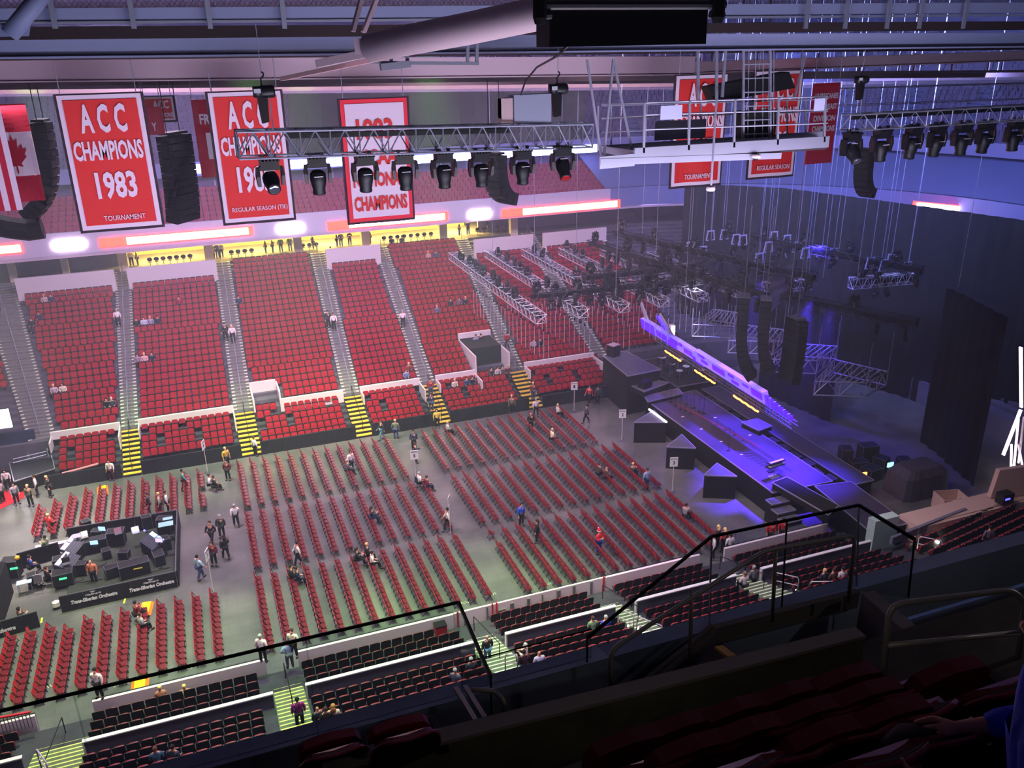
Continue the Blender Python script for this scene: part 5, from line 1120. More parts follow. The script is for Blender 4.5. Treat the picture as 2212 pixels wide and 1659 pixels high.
t=thing('folding_table','white folding table beside the barrier at left','table',G(58,1280,0),R(5)); s=MB(); s.box((0,0,.74),(.8,.5,.04)); s.build('tabletop',mat('pale_table',(170,190,200),.5),t)
for a in (-1,1):
    for b in (-1,1): s=MB(); s.tube((a*.35,b*.2,0),(a*.35,b*.2,.72),.015,5); s.build('leg',steel,t)
s=MB(); s.bb(*(G(80,1190,.5),G(155,1170,.9))); tag(s.build('folded_screen_panel',mat('mauve_panel',(176,160,190),.6)),'long mauve flat panel lying behind the monitor desks','panel')
t=thing('office_chair','grey swivel chair at the front left of the mixing area','chair',G(88,1268,0),0); s=MB(); s.box((0,0,.48),(.5,.5,.08)); s.build('seat',mat('grey_fabric',(140,128,140),.8),t); s=MB(); rpanel(s,(0,-.25,.8),.46,.5,.06,.15,.25); s.build('backrest',mat('grey_fabric',(140,128,140),.8),t); s=MB(); s.tube((0,0,.1),(0,0,.45),.03,6)
for k in range(5): a=2*pi*k/5; s.bar((0,0,.1),(.28*math.cos(a),.28*math.sin(a),.04),.04,.04)
s.build('base',blackm,t)
for i,(x,y,lb) in enumerate([(160,1312,'left'),(269,1298,'middle'),(90,1340,'far left'),(374,1262,'star-shaped right')]):
    s=MB(); c=G(x,y,.01); 
    if i<3: s.box(c,(.10,.5,.01),(0,0,R(-15+i*8)))
    else:
        for k in range(4): s.box(c,(.9 if k%2 else .5,.05,.01),(0,0,R(45*k+10)))
    tag(s.build('floor_tape',mat('yellow_tape',(225,235,70),.6)),'%s yellow tape mark on the floor by the mixing area barrier'%lb,'floor marking')
t=thing('round_spot','white round cable cover on the floor under the barrier text','cover',G(122,1308,.2)); s=MB(); s.lathe([(.22,0),(.2,.25),(.08,.3)],(0,0,0),12); s.build('shell',white,t)
for i,(px,py,w_,d_,h) in enumerate([(215,1165,.7,.5,.7),(232,1205,.5,.5,.6),(270,1205,.6,.45,.5),(345,1215,.6,.9,.7),(180,1240,.6,.5,.8),(110,1245,.5,.5,.6),(320,1140,.6,.5,.9),(190,1150,.5,.5,.9),(360,1185,.5,.6,.8),(72,1262,.5,.5,.7)]):
    c=G(px,py,.2); case(c.x,c.y,.2,w_,d_,h,R(rr.uniform(-25,25)),'small dark equipment case on the mixing riser, %s of ten'%ORD[i],group='small cases on the mixing riser')
    s=MB(); s.path([c+Vector((rr.uniform(-.8,.8)*k*.3,-.5-.12*k,.03)) for k in range(6)],.02,5); tag(s.build('cable_run',blackm),'loose black cable on the mixing riser, %s of ten'%ORD[i],'cable','loose cables')
for i,(px,py) in enumerate([(222,1150),(168,1165),(205,1180),(345,1175)]):
    t=thing('monitor','flat monitor on a desk in the mixing area, %s from the far left'%ORD[i],'monitor',G(px,py,1.2),R(rr.uniform(-40,20))); s=MB(); s.box((0,0,.28),(.5,.04,.32)); s.build('panel',blackm,t); s=MB(); s.box((0,-.022,.28),(.46,.01,.28)); s.build('screen',screen_l if i%2 else screen_b,t); s=MB(); s.box((0,0,.06),(.06,.06,.14)); s.box((0,0,0),(.2,.16,.02)); s.build('foot',blackm,t)
# yellow and orange cable ramps
yr=mat('ramp_yellow',(250,215,30),.5); orr=mat('ramp_orange',(240,120,40),.5)
for x,y,w_,l,rz,lb in ((222,1062,.75,1.5,5,'at the end of the far left rows'),(314,1318,.8,1.3,-8,'between rows by the seated pair'),(303,1478,.85,.9,-3,'against the near boards')):
    c=G(x,y,0); t=thing('cable_ramp','yellow and orange cable ramp '+lb,'cable ramp',c,R(rz)); s=MB(); s.slab([(-w_*.3,-l/2,.09),(w_*.3,-l/2,.09),(w_*.3,l/2,.09),(-w_*.3,l/2,.09)],(0,0,.03)); s.build('lid',yr,t)
    for q_ in (-1,1): s=MB(); s.slab([(q_*w_*.3,-l/2,.0),(q_*w_*.3,l/2,.0),(q_*w_*.3,l/2,.11),(q_*w_*.3,-l/2,.11)],(q_*.01,0,0)); s.slab([(q_*w_*.3,-l/2,.1),(q_*w_*.5,-l/2,.01),(q_*w_*.5,l/2,.01),(q_*w_*.3,l/2,.1)],(0,0,.02)); s.build('side_ramp',orr,t)
s=MB(); s.slab([G(-20,1110,.01),G(-20,1060,.01),G(52,1058,.01),G(52,1075,.01)],(0,0,.015)); tag(s.build('red_carpet',mat('red_carpet',(200,24,46),.9)),'red carpet at the left edge below the corner entrance','carpet')
# scribbled chalk marks on the deck edge
for i,(x,y) in enumerate([(120,1479),(265,1477),(345,1452),(430,1436),(1060,1285),(1000,1302),(1180,1262),(1345,1235)]):
    s=MB(); c=G(x,y,.008)
    for k in range(6): s.box(c+Vector((.13*k-.35,rr.uniform(-.06,.06),0)),(.03,.2,.004),(0,0,rr.uniform(-1,1)))
    tag(s.build('chalk_mark',mat('chalk',(190,205,180),.8)),'faint chalk scribble on the floor edge by the boards, %s from the left'%ORD[i if i<4 else i],'floor marking','chalk marks')
# ================================================================ left corner entrance
s=MB(); P=[V(-30,880,69),V(40,880,69)]; s.bb((P[0].x,69,-.1),(P[1].x+.6,69.3,2.9)); tag(s.build('entrance_drape',mat('navy_drape',(40,44,74),.85)),'dark blue drape in the corner entrance at the left edge','curtain')
t=thing('work_light','glaring white work light in the corner entrance at the left edge','light',V(2,905,68.4)); s=MB(); s.box((0,.1,0),(1.3,.2,1.5)); s.build('housing',rack,t); s=MB(); s.box((0,-.05,0),(1.25,.1,1.45)); s.build('lamp_face',mat('work_face',(255,255,255),.5,emit=(245,240,255),es=10),t)
platform('side_riser','dark rolling riser with rails below the left corner entrance',q((20,1000),(112,985),(118,1012),(30,1040),z=1.0),1.0,rack)
for i,(a,b) in enumerate([((28,992),(100,975)),((28,1000),(100,982))]):
    s=MB(); s.tube(G(*a,1.5),G(*b,1.5),.04,6); tag(s.build('riser_rail',alu),'%s silver rail at the left corner riser'%('upper' if i==0 else 'lower'),'rail')
for i,(a,b) in enumerate([((0,640),(28,850)),((28,850),(60,980)),((74,850),(105,985)),((86,850),(112,990))]):
    s=MB(); A_=G(*a,[9,3,2.8,2.8][i]); B_=G(*b,[3,1.2,1.2,1.2][i]); s.path([A_,B_],.05,6); s.tube(B_-Vector((0,0,1)),B_,.04,6); tag(s.build('stair_rail',steel),'long pale rail %s along the wide corner stair'%ORD[i],'handrail')
s=MB(); s.lathe([(.32,0),(.34,.25),(.2,.42)],G(55,978,1.0),14); tag(s.build('red_drum',mat('red_drum',(210,20,50),.5)),'round red drum at the foot of the wide corner stair','drum')
s=MB(); s.tube(G(134,1023,1.0),G(212,1002,1.0),.09,8); tag(s.build('pink_pipe',mat('pink_pipe',(220,130,140),.5)),'long pink pipe laid on the dark barrier at the left','pipe')
# red bin by the near bench and railing at the lower left corner
c=G(952,1372,.2); t=thing('red_bin','red plastic bin at the end of the near boards','bin',c); s=MB(); s.bb((-.3,-.25,0),(.3,.25,.7)); s.build('body',mat('red_bin',(170,24,40),.5),t); s=MB(); s.bb((-.32,-.27,.7),(.32,.27,.75)); s.build('lid',blackm,t)
t=thing('corner_railing','red-topped black railing at the lower left corner','railing',V(30,1560,37.2)); O=Vector(t.location)
s=MB(); s.bar(V(-10,1552,37.2)-O,V(66,1538,37.2)-O,.1,.08); s.build('top_rail',mat('red_post',(200,30,50),.5),t); s=MB()
for k in range(10): p=V(-10+8*k,1552-1.5*k,37.2)-O; s.bar(p,p-Vector((0,0,.9)),.03,.03)
s.build('bars',rack_edge,t)
# concourse bar chairs seen as dark round backs on the lit ledge
m=MB(); m.sph((0,0,.75),.26,10,(1,.25,.8)); m.box((0,.1,.5),(.4,.36,.06)); m.tube((0,.1,0),(0,.1,.5),.03,6); BC=m.mesh('barstool',mat('stool_dark',(60,24,34),.6))
n=0
for bay,(x0,x1,y0,y1) in enumerate(((325,432,572,562),(500,560,548,540),(655,700,541,536),(830,960,523,514),(1032,1118,512,506))):
    k=int((x1-x0)/14.5)
    for i in range(k):
        p=V(x0+14.5*i,y0+(y1-y0)*i/k,91.9); o=inst(BC,'concourse_chair'); o.location=(p.x,91.9,9.42); n+=1; tag(o,'dark round-backed chair, %s from the left in the %s yellow-lit concourse bay'%(ORD[i],ORD[bay]),'chair','concourse chairs')
# ================================================================ people
def skin_mesh(name,nodes,edges,sub=1,root=0):
    me=bpy.data.meshes.new('sk'); me.from_pydata([n[0] for n in nodes],edges,[]); o=bpy.data.objects.new('sk',me); C.objects.link(o)
    md=o.modifiers.new('s','SKIN'); md.use_smooth_shade=True; md.branch_smoothing=.6
    if sub: sb=o.modifiers.new('u','SUBSURF'); sb.levels=sub; sb.render_levels=sub
    sv=me.skin_vertices[0].data
    for i,n in enumerate(nodes): r=n[1]; sv[i].radius=(r,r) if not isinstance(r,tuple) else r; sv[i].use_root=(i==root)
    dg=bpy.context.evaluated_depsgraph_get(); dg.update(); out=bpy.data.meshes.new_from_object(o.evaluated_get(dg)); out.name=name
    bpy.data.objects.remove(o); bpy.data.meshes.remove(me)
    out.materials.clear(); out.materials.append(None); return out
def pose_nodes(kind):
    """joints of a figure facing +Y; returns dict of positions"""
    J={}
    sit=kind.startswith('sit'); pz=.56 if sit else .96; ly=.06 if kind in('sit','sitphone') else 0
    if kind=='lean': ly=.10
    J['pel']=Vector((0,0,pz)); J['wai']=Vector((0,.01+ly*.3,pz+.14)); J['che']=Vector((0,ly*.7,pz+.34)); J['nec']=Vector((0,ly,pz+.50)); J['jaw']=Vector((0,.02+ly,pz+.58)); J['sku']=Vector((0,.005+ly,pz+.67)); J['top']=Vector((0,-.005+ly,pz+.735)); J['nos']=Vector((0,.125+ly,pz+.635))
    for s_,n in ((-1,'L'),(1,'R')):
        J['hip'+n]=Vector((s_*.10,0,pz-.05)); J['sho'+n]=Vector((s_*.20,ly*.9,pz+.44))
        if sit: J['kne'+n]=Vector((s_*.11,.43,pz-.02)); J['ank'+n]=Vector((s_*.11,.42 if n=='L' else .50,.09)); J['toe'+n]=Vector((s_*.12,.60 if n=='L' else .66,.04))
        elif kind=='walk':
            f=.26 if n=='L' else -.24; J['kne'+n]=Vector((s_*.10,f*.55+.06,.50)); J['ank'+n]=Vector((s_*.10,f,.09 if n=='L' else .14)); J['toe'+n]=Vector((s_*.11,f+.17,.05 if n=='L' else .05))
        else: J['kne'+n]=Vector((s_*.12,.02,.51)); J['ank'+n]=Vector((s_*.13,-.01,.09)); J['toe'+n]=Vector((s_*.155,.15,.04))
        if kind in('phone','sitphone'): e=Vector((s_*.25,.06+ly,pz+.17)); w_=Vector((s_*.11,.28+ly,pz+.28)); 
        elif kind=='walk': f=-.15 if n=='L' else .2; e=Vector((s_*.28,f*.4,pz+.16)); w_=Vector((s_*.27,f+.06,pz-.05))
        elif sit: e=Vector((s_*.26,.02,pz+.16)); w_=Vector((s_*.16,.25,pz+.08))
        elif kind=='reach' and n=='R': e=Vector((.34,.16,pz+.34)); w_=Vector((.40,.38,pz+.42))
        elif kind=='akimbo': e=Vector((s_*.38,-.06,pz+.22)); w_=Vector((s_*.22,.06,pz+.08))
        else: e=Vector((s_*.27,-.02,pz+.16)); w_=Vector((s_*.27,.06,pz-.08))
        J['elb'+n]=e; J['wri'+n]=w_
    return J
BODY={}
def figure(kind):
    if kind in BODY: return BODY[kind]
    J=pose_nodes(kind); N=[];E_=[];ix={}
    def nd(k,p,r,par=None): ix[k]=len(N); N.append((tuple(p),r)); (E_.append((ix[par],ix[k])) if par else None)
    nd('pel',J['pel'],(.15,.11)); nd('wai',J['wai'],(.13,.095),'pel'); nd('che',J['che'],(.165,.11),'wai'); nd('nec',J['nec'],.055,'che'); nd('jaw',J['jaw'],(.065,.07),'nec'); nd('sku',J['sku'],(.082,.098),'jaw'); nd('top',J['top'],(.05,.06),'sku'); nd('nos',J['nos'],.014,'jaw')
    for s_,n in ((-1,'L'),(1,'R')):
        nd('sho'+n,J['sho'+n],.06,'che'); nd('elb'+n,J['elb'+n],.043,'sho'+n); nd('wri'+n,J['wri'+n],.028,'elb'+n)
        d=(J['wri'+n]-J['elb'+n]).normalized(); sd=d.cross(Vector((0,1,0))); sd=(sd if sd.length>.2 else Vector((1,0,0))).normalized(); ac=d.cross(sd).normalized()
        pm=J['wri'+n]+d*.06; nd('pal'+n,pm,(.036,.022),'wri'+n)
        for k in range(4):
            o=sd*0+ac*(.026*(k-1.5)); L=(.066,.078,.072,.056)[k]; nd('f%d'%k+n,pm+d*.035+o,.0105,'pal'+n); nd('g%d'%k+n,pm+d*(.035+L*.55)+o+sd*.012,.0095,'f%d'%k+n); nd('h%d'%k+n,pm+d*(.035+L)+o+sd*.035,.008,'g%d'%k+n)
        nd('t0'+n,pm-d*.02+ac*.045+sd*.01,.012,'pal'+n); nd('t1'+n,pm+d*.02+ac*.068+sd*.025,.010,'t0'+n)
        nd('hip'+n,J['hip'+n],.095,'pel'); nd('kne'+n,J['kne'+n],.058,'hip'+n); nd('ank'+n,J['ank'+n],.038,'kne'+n); nd('toe'+n,J['toe'+n],(.042,.028),'ank'+n)
    D={'body':skin_mesh('body',N,E_,1)}
    # shirt
    N2=[(tuple(J['pel']+Vector((0,0,.0))),(.185,.145)),(tuple(J['wai']),(.17,.135)),(tuple(J['che']),(.205,.155)),(tuple(J['nec']-Vector((0,0,.03))),.098)]; E2=[(0,1),(1,2),(2,3)]
    for s_,n in ((-1,'L'),(1,'R')):
        b=len(N2); a=J['sho'+n]; e=J['elb'+n]; w_=J['wri'+n]; N2+=[(tuple(a+Vector((0,0,.01))),.098),(tuple(e),.070),(tuple(e+(w_-e)*.88),.052)]; E2+=[(2,b),(b,b+1),(b+1,b+2)]
    D['shirt']=skin_mesh('shirt',N2,E2,1,1)
    N3=[(tuple(J['pel']),(.178,.138))]; E3=[]
    for s_,n in ((-1,'L'),(1,'R')):
        b=len(N3); h=J['hip'+n];k=J['kne'+n];a=J['ank'+n]; N3+=[(tuple(h),.118),(tuple(k),.088),(tuple(a+(k-a)*.06),.068)]; E3+=[(0,b),(b,b+1),(b+1,b+2)]
    D['trousers']=skin_mesh('trousers',N3,E3,1)
    for s_,n in ((-1,'L'),(1,'R')):
        a=J['ank'+n]; t_=J['toe'+n]; D['shoe'+n]=skin_mesh('shoe',[(tuple(a-Vector((0,.04,.03))),.062),(tuple(t_+Vector((0,.02,.01))),(.062,.045))],[(0,1)],1)
    s=J['sku']; m=MB(); m.sph(s+Vector((0,-.018,.028)),.112,12,(.93,1.0,.95)); hm=m.mesh('hair',None,True)
    for v in hm.vertices:
        if v.co.y>s.y+.055 and v.co.z<s.z+.055: v.co.y=s.y+.055
    D['hair']=hm
    m=MB(); m.sph(s+Vector((0,-.018,.028)),.118,12,(.95,1.0,.97)); m.sph(s+Vector((0,-.10,-.13)),.13,10,(.95,.5,1.35)); D['long_hair']=m.mesh('hair',None,True)
    m=MB(); m.lathe([(.125,-.01),(.128,.03),(.10,.10),(.05,.16),(.02,.18)],s+Vector((0,-.01,.03)),12); D['hat']=m.mesh('hat',None,True)
    m=MB()
    for q_ in (-1,1): m.sph(s+Vector((q_*.027,.070,-.012)),.011,6)
    m.box(J['jaw']+Vector((0,.060,-.002)),(.045,.008,.010)); D['eyes']=m.mesh('eyes',None)
    BODY[kind]=D; return D
skinM=[mat('skin_light',(222,160,136),.6),mat('skin_tan',(176,118,92),.6),mat('skin_dark',(96,62,50),.6)]
def cm(rgb): return mat('cloth_%d_%d_%d'%rgb,rgb,.85)
W_=(236,228,232);K_=(26,26,32);NV=(36,44,84);MR=(110,24,44);GY=(96,98,108);JN=(58,74,112);BR=(70,44,30);BL=(226,190,130);GH=(170,168,170);DK=(34,24,22);RD_=(214,34,44)
PEO={}
def person(p,kind,rz,top,leg,hair,label,skin=0,style='hair',sc_=1.,prefix=True):
    D=figure(kind); t=thing('person',label,'person',p,R(rz)); t.scale=(sc_,)*3
    def put(nm,key,m):
        o=inst(D[key],nm,t); o.material_slots[0].link='OBJECT'; o.material_slots[0].material=m; return o
    b=put('body','body',skinM[skin]); put('shirt','shirt',cm(top)); put('trousers','trousers',cm(leg)); put('shoe','shoeL',cm(K_)); put('shoe','shoeR',cm(K_)); put('eyes','eyes',cm(DK))
    if hair: 
        if style=='hat': put('hat','hat',cm(hair))
        else: put('hair',style,cm(hair))
    return t
def FL(px,py): return G(px,py,0)
def CH(px,py): p=G(px,py,.5); return Vector((p.x,p.y,0))        # seated on a floor chair, pixel at the hips
def plane(px,py,z0,Y0,sl,h): d=ray(px,py); t=(z0+h-sl*Y0-CZ)/(d.z-sl*d.y); return CAM+d*t
def BK(px,py,h=.5): p=plane(px,py,2.0,69.45,RZ/RD,h); return Vector((p.x,p.y,p.z-h))      # far bank
def NR(px,py,h=.5): p=plane(px,py,1.1,33.2,-RZ/RD,h); return Vector((p.x,p.y,p.z-h))       # near rear rows
P_=[ # on the floor : (point, pose, facing, top, legs, hair, label, skin, style)
(FL(512,1138),'walk',8,W_,K_,GH,'person in white shirt and black trousers walking away in the wide left aisle'),
(FL(460,1176),'walk',150,K_,K_,BR,'person in dark suit walking, left one of the pair in the aisle'),
(FL(481,1162),'stand',170,(44,48,52),K_,GH,'bald person in dark grey jacket, right one of the aisle pair'),
(FL(490,1208),'walk',20,K_,K_,DK,'person in black with dark hair walking away behind the aisle pair',0,'long_hair'),
(FL(464,1222),'stand',160,MR,K_,BR,'person in a maroon coat by the tall edge-on sign'),
(FL(434,1252),'walk',-60,(180,214,226),JN,DK,'person in a pale blue top and jeans left of the tall edge-on sign'),
(FL(646,1222),'walk',100,W_,K_,DK,'person in white shirt striding between the middle blocks'),
(CH(628,1246),'sit',-90,K_,K_,DK,'seated person in black, left of the pair in the near middle block'),
(CH(641,1250),'sit',-90,(30,34,44),NV,BR,'seated person in dark jacket with a badge, right of the pair in near middle block'),
(CH(770,1208),'sitphone',-100,K_,K_,BR,'seated person in black with long brown hair, leaning forward',0,'long_hair'),
(CH(803,1216),'sit',-90,(240,214,220),K_,DK,'seated person in pale pink shirt beside the blond-haired one'),
(CH(792,1198),'sit',-90,K_,K_,BL,'seated blond person in black behind the pale pink shirt'),
(CH(802,1118),'sitphone',-90,(44,46,58),NV,BR,'seated person in dark jacket alone in the centre middle block',0,'long_hair'),
(FL(760,1018),'stand',-150,W_,NV,BR,'person in white top standing inside the far middle block'),
(CH(750,1014),'sit',-90,(84,92,104),NV,GH,'seated grey-jacketed person next to the one in white top'),
(FL(899,1000),'reach',-90,(36,44,76),(36,44,76),BR,'person in navy with an arm stretched to the right, at the head of the aisle'),
(FL(895,972),'stand',170,(40,50,84),K_,BR,'person in navy behind the one with a stretched arm'),
(CH(921,1050),'sit',-80,MR,NV,BR,'seated person in a maroon top right of the wheelchair'),
(FL(968,1147),'walk',80,(240,236,216),K_,DK,'person in white shirt carrying a leaflet past the aisle sign'),
(FL(1126,1136),'stand',-160,(24,84,214),K_,BR,'person in a bright blue hoodie with white print at the centre aisle'),
(FL(1160,1172),'stand',60,K_,K_,BR,'person in black with long hair right of the blue hoodie',0,'long_hair'),
(FL(1293,1196),'phone',-160,RD_,(24,70,170),None,'person in a red jumper, blue trousers and red festive hat'),
(FL(1396,1058),'stand',10,(150,170,210),JN,BR,'person in a blue checked shirt at the end of the centre right block'),
(CH(1366,1022),'sitphone',-60,(60,70,64),K_,BL,'seated person with a phone near the front of centre right block'),
(CH(1308,1030),'sit',-90,(70,56,48),K_,None,'seated bald person in the centre right block'),
(CH(1293,1022),'sit',-90,(70,60,50),K_,BR,'seated brown-haired person next to the bald one'),
(CH(1480,1112),'sitphone',-60,(140,134,140),K_,DK,'seated person in grey looking at a phone, near right block'),
(FL(1548,1186),'stand',30,K_,K_,BL,'blond person in black, left of the three at the front corner',0,'long_hair'),
(FL(1562,1192),'stand',10,(230,92,92),K_,BL,'blond person in coral top at the front corner',0,'long_hair'),
(FL(1540,1208),'stand',60,W_,K_,BR,'person in white at the front corner by the glass edge'),
(FL(1574,1205),'stand',0,W_,K_,BR,'person with a white coat over the arm at the front corner'),
(CH(1192,946),'sit',-90,(232,224,180),K_,BL,'seated person in a black and white top in the far right block'),
(FL(945,925),'stand',170,(226,204,70),K_,DK,'steward in a yellow vest by the yellow stairs'),
(CH(966,930),'sit',-90,(180,196,186),K_,BL,'seated person in pale green at the back of the far right block'),
(FL(826,950),'walk',100,(40,44,56),(84,150,160),BR,'person in teal trousers walking along the black barrier'),
(FL(856,948),'stand',-20,(112,122,92),JN,BL,'person in an olive jacket by the black barrier'),
(FL(1106,893),'stand',170,(120,110,90),K_,BL,'person in brown with blond hair by the barrier'),
(FL(1158,900),'walk',0,W_,K_,GH,'person in white shirt climbing toward the right yellow stairs'),
(FL(1147,932),'stand',170,K_,K_,None,'bald person in black at the far right block'),
(CH(1204,892),'sit',-90,(226,214,200),K_,BL,'seated person in cream at the far end of the far right block'),
(FL(1267,915),'walk',60,(70,72,80),K_,DK,'person in grey bending near the front of far right block'),
(FL(1273,872),'walk',120,RD_,K_,BR,'person in red by the stage end of the barrier'),
(FL(1291,872),'stand',0,(66,68,80),K_,DK,'person in dark grey beside the one in red at the stage end'),
(FL(553,986),'stand',-60,W_,K_,BR,'usher in white shirt at the foot of the second yellow stairs'),
(FL(243,1038),'stand',160,W_,(70,20,30),DK,'usher in white shirt at the foot of the left yellow stairs'),
(FL(494,1038),'stand',150,MR,K_,DK,'person in maroon by the far end of the aisle'),
(FL(492,1010),'stand',-150,(206,170,60),K_,BL,'person in a mustard top behind the maroon one'),
(FL(400,1060),'walk',-90,(70,140,150),MR,DK,'person in teal in the far left block'),
(CH(452,1046),'sit',-90,(240,220,224),K_,BR,'seated person in pale shirt by the edge-on sign, far left block'),
(CH(462,1050),'sit',-70,K_,K_,BR,'seated person in black next to the pale shirt, far left block'),
(FL(325,1112),'stand',100,K_,MR,BR,'person in black behind the mixing area, left of three'),
(FL(349,1112),'stand',90,(170,160,150),K_,BL,'person in beige behind the mixing area, middle of three'),
(FL(365,1108),'stand',-90,W_,K_,BR,'person in white behind the mixing area, right of three'),
(CH(106,1134),'sit',-40,RD_,K_,BL,'seated person in bright red at the far left block edge'),
(FL(83,1072),'stand',100,W_,K_,BR,'person in white at the left, below the dark riser'),
(FL(110,1074),'stand',-100,K_,K_,BL,'person in black with blond hair facing the one in white'),
(FL(69,1094),'stand',160,(120,106,90),K_,BL,'person in brown standing by the barrier gap at left'),
(FL(38,1090),'stand',-140,(140,140,158),K_,DK,'person in grey stripes near the red carpet'),
(FL(8,1086),'stand',60,(176,150,160),K_,BR,'person in pink-grey on the red carpet'),
(FL(20,1060),'stand',180,W_,K_,DK,'person in white shirt behind the red carpet'),
(FL(2,1060),'stand',90,(40,36,52),K_,DK,'person in dark clothes at the left edge behind the red carpet'),
(FL(206,1262),'stand',160,(232,126,96),K_,None,'person in an orange shirt working at the mixing area'),
(CH(102,1250),'sit',-60,K_,K_,BR,'seated technician in black at the lower console'),
(FL(108,1208),'phone',60,(122,134,100),K_,DK,'person in an olive hoodie at the far desk of the mixing area'),
(CH(66,1225),'sit',-60,(50,70,140),K_,DK,'person in dark blue bending over the left rack'),
(CH(44,1340),'sitphone',-60,K_,K_,DK,'seated person in black with a cap by the lower left barrier'),
(CH(294,1326),'sitphone',-60,MR,K_,DK,'seated person in maroon by the cable ramp, near left block'),
(CH(304,1352),'sit',-60,(150,152,166),K_,BR,'seated person in grey, nearest of the pair by the cable ramp'),
]
for r in P_: person(r[0],r[1],r[2],r[3],r[4],r[5],r[6],r[7] if len(r)>7 else 0,r[8] if len(r)>8 else 'hair',1.0)
# wheelchair with its rider
c=FL(906,1056); t=thing('wheelchair','wheelchair at the end of the centre middle block, by section sign 5','wheelchair',c,R(-80))
s=MB()
for q_ in (-1,1):
    P=[(q_*.28,.30*math.cos(a),.31+.30*math.sin(a)) for a in [2*pi*k/16 for k in range(17)]]; w2=MB(); w2.path(P,.018,5)
    for k in range(6): a=pi*k/6; w2.tube((q_*.28,.3*math.cos(a),.31+.3*math.sin(a)),(q_*.28,-.3*math.cos(a),.31-.3*math.sin(a)),.004,3)
    w2.build('wheel',blackm,t)
s.box((0,.05,.48),(.46,.45,.05)); s.box((0,-.2,.75),(.46,.04,.5)); s.bar((-.2,.3,.45),(-.2,.5,.12),.03,.03); s.bar((.2,.3,.45),(.2,.5,.12),.03,.03); s.build('seat',rack,t)
person(c+Vector((0,0,.03)),'sit',-80,(232,228,220),K_,GH,'person in a white top sitting in the wheelchair')
# festive hat, hoodie print, leaflet
H=FL(1293,1196)
def headpt(p,kind,rz): return p+Vector((0,0,1.0))
t=[o for o in C.objects if o.get('label','').startswith('person in a red jumper')][0]; s_=pose_nodes('phone')['sku']
o=inst(figure('phone')['hat'],'hat',t); o.material_slots[0].link='OBJECT'; o.material_slots[0].material=cm(RD_)
m=MB(); m.path([s_+Vector((.118*math.cos(a),.118*math.sin(a)-.01,.035)) for a in [2*pi*k/14 for k in range(15)]],.025,6); m.sph(s_+Vector((0,-.06,.22)),.04,8); m.build('hat_trim',cm((240,236,236)),t)
t=[o for o in C.objects if o.get('label','').startswith('person in a bright blue hoodie')][0]
m=MB(); m.slab([(-.12,-.142,1.28),(.02,-.142,1.22),(.12,-.142,1.30),(.02,-.142,1.36),(-.06,-.142,1.40)],(0,-.012,0)); m.build('print',cm(W_),t)
# far bank people
def far_p(px,py,top,hair,label,kind='sit',leg=K_,style='hair',rz=180):
    h=.62 if kind.startswith('sit') else 0; p=BK(px,py,h)
    if kind.startswith('sit'): k=round((p.y-69.45)/RD); p=Vector((p.x,69.45+RD*k,bank_z(k)))
    else: k=max(0,math.floor((p.y-68.9)/(RD/2))); p=Vector((p.x,68.9+RD/2*k+.2,bank_z(0)+RZ/2*(k+1)))
    person(p,kind,rz,top,leg,hair,label,0,style)
for a in [(97,652,(210,180,176),BL,'seated person in pale pink, upper left far section'),(112,645,(60,56,96),DK,'seated person in dark blue next to the pale pink one'),
(70,697,K_,BR,'seated person in black, left of the pair on the left section edge'),(85,693,(50,46,80),DK,'seated person in dark clothes, right of the pair on the left section edge'),
(118,846,(196,176,190),BL,'seated person in pale grey near the wide stair, left one'),(137,840,(226,220,196),BR,'seated person in cream near the wide stair, with raised arm'),
(232,880,K_,DK,'seated person in black low in the leftmost section, left one'),(243,876,(60,66,80),GH,'seated grey-haired person low in the leftmost section, right one'),
(296,700,K_,DK,'seated person in black, first of four in the second section'),(312,703,(200,196,220),BR,'seated person in pale lavender, second of four in second section'),(326,700,(160,150,180),BL,'seated person in mauve, third of four in second section'),(342,698,(40,40,56),DK,'seated person in navy, last of four in second section'),
(298,775,(150,130,150),BR,'seated person in grey-mauve, left of three in the second section'),(313,776,(228,176,180),BL,'seated person in pink, middle of three in the second section'),(329,772,(50,46,66),DK,'seated person in dark top, right of three in the second section'),
(388,660,(150,30,60),BR,'seated person in crimson high in the second section'),(516,652,(40,60,90),DK,'seated person in dark teal at the aisle seat high in third section'),
(925,556,(210,160,150),BL,'seated person in peach high in the fifth section'),(940,552,(60,80,120),DK,'seated person in blue high in the fifth section'),
(943,672,(110,100,140),GH,'seated grey-haired person mid fifth section, alone'),(972,656,(60,44,66),DK,'seated person in dark plum, left of three in the fifth section'),(991,655,(120,90,120),BR,'seated person in mauve, middle of three in the fifth section'),(1003,650,(50,40,60),BL,'seated person in black, right of three in the fifth section'),
(1030,742,(150,140,180),BR,'seated person in lavender low in the fifth section'),(1042,742,(40,40,60),DK,'seated person in navy low in the fifth section'),
(1155,752,(190,180,200),BR,'seated person in pale grey low in the sixth section'),(1170,750,(50,56,60),BR,'seated person in dark green low in the sixth section'),
(875,808,(130,140,190),BR,'seated person in pale blue at the foot of the fourth section'),(886,805,(140,60,60),BL,'seated person in brown-red at the foot of the fourth section'),
(848,528,K_,DK,'seated person in dark clothes in the top row of the fifth section, left'),(870,526,(56,50,80),DK,'seated person in dark clothes in the top row of the fifth section, right'),(715,548,(40,50,70),DK,'seated person in the top row of the narrow fourth section')]: far_p(*a)
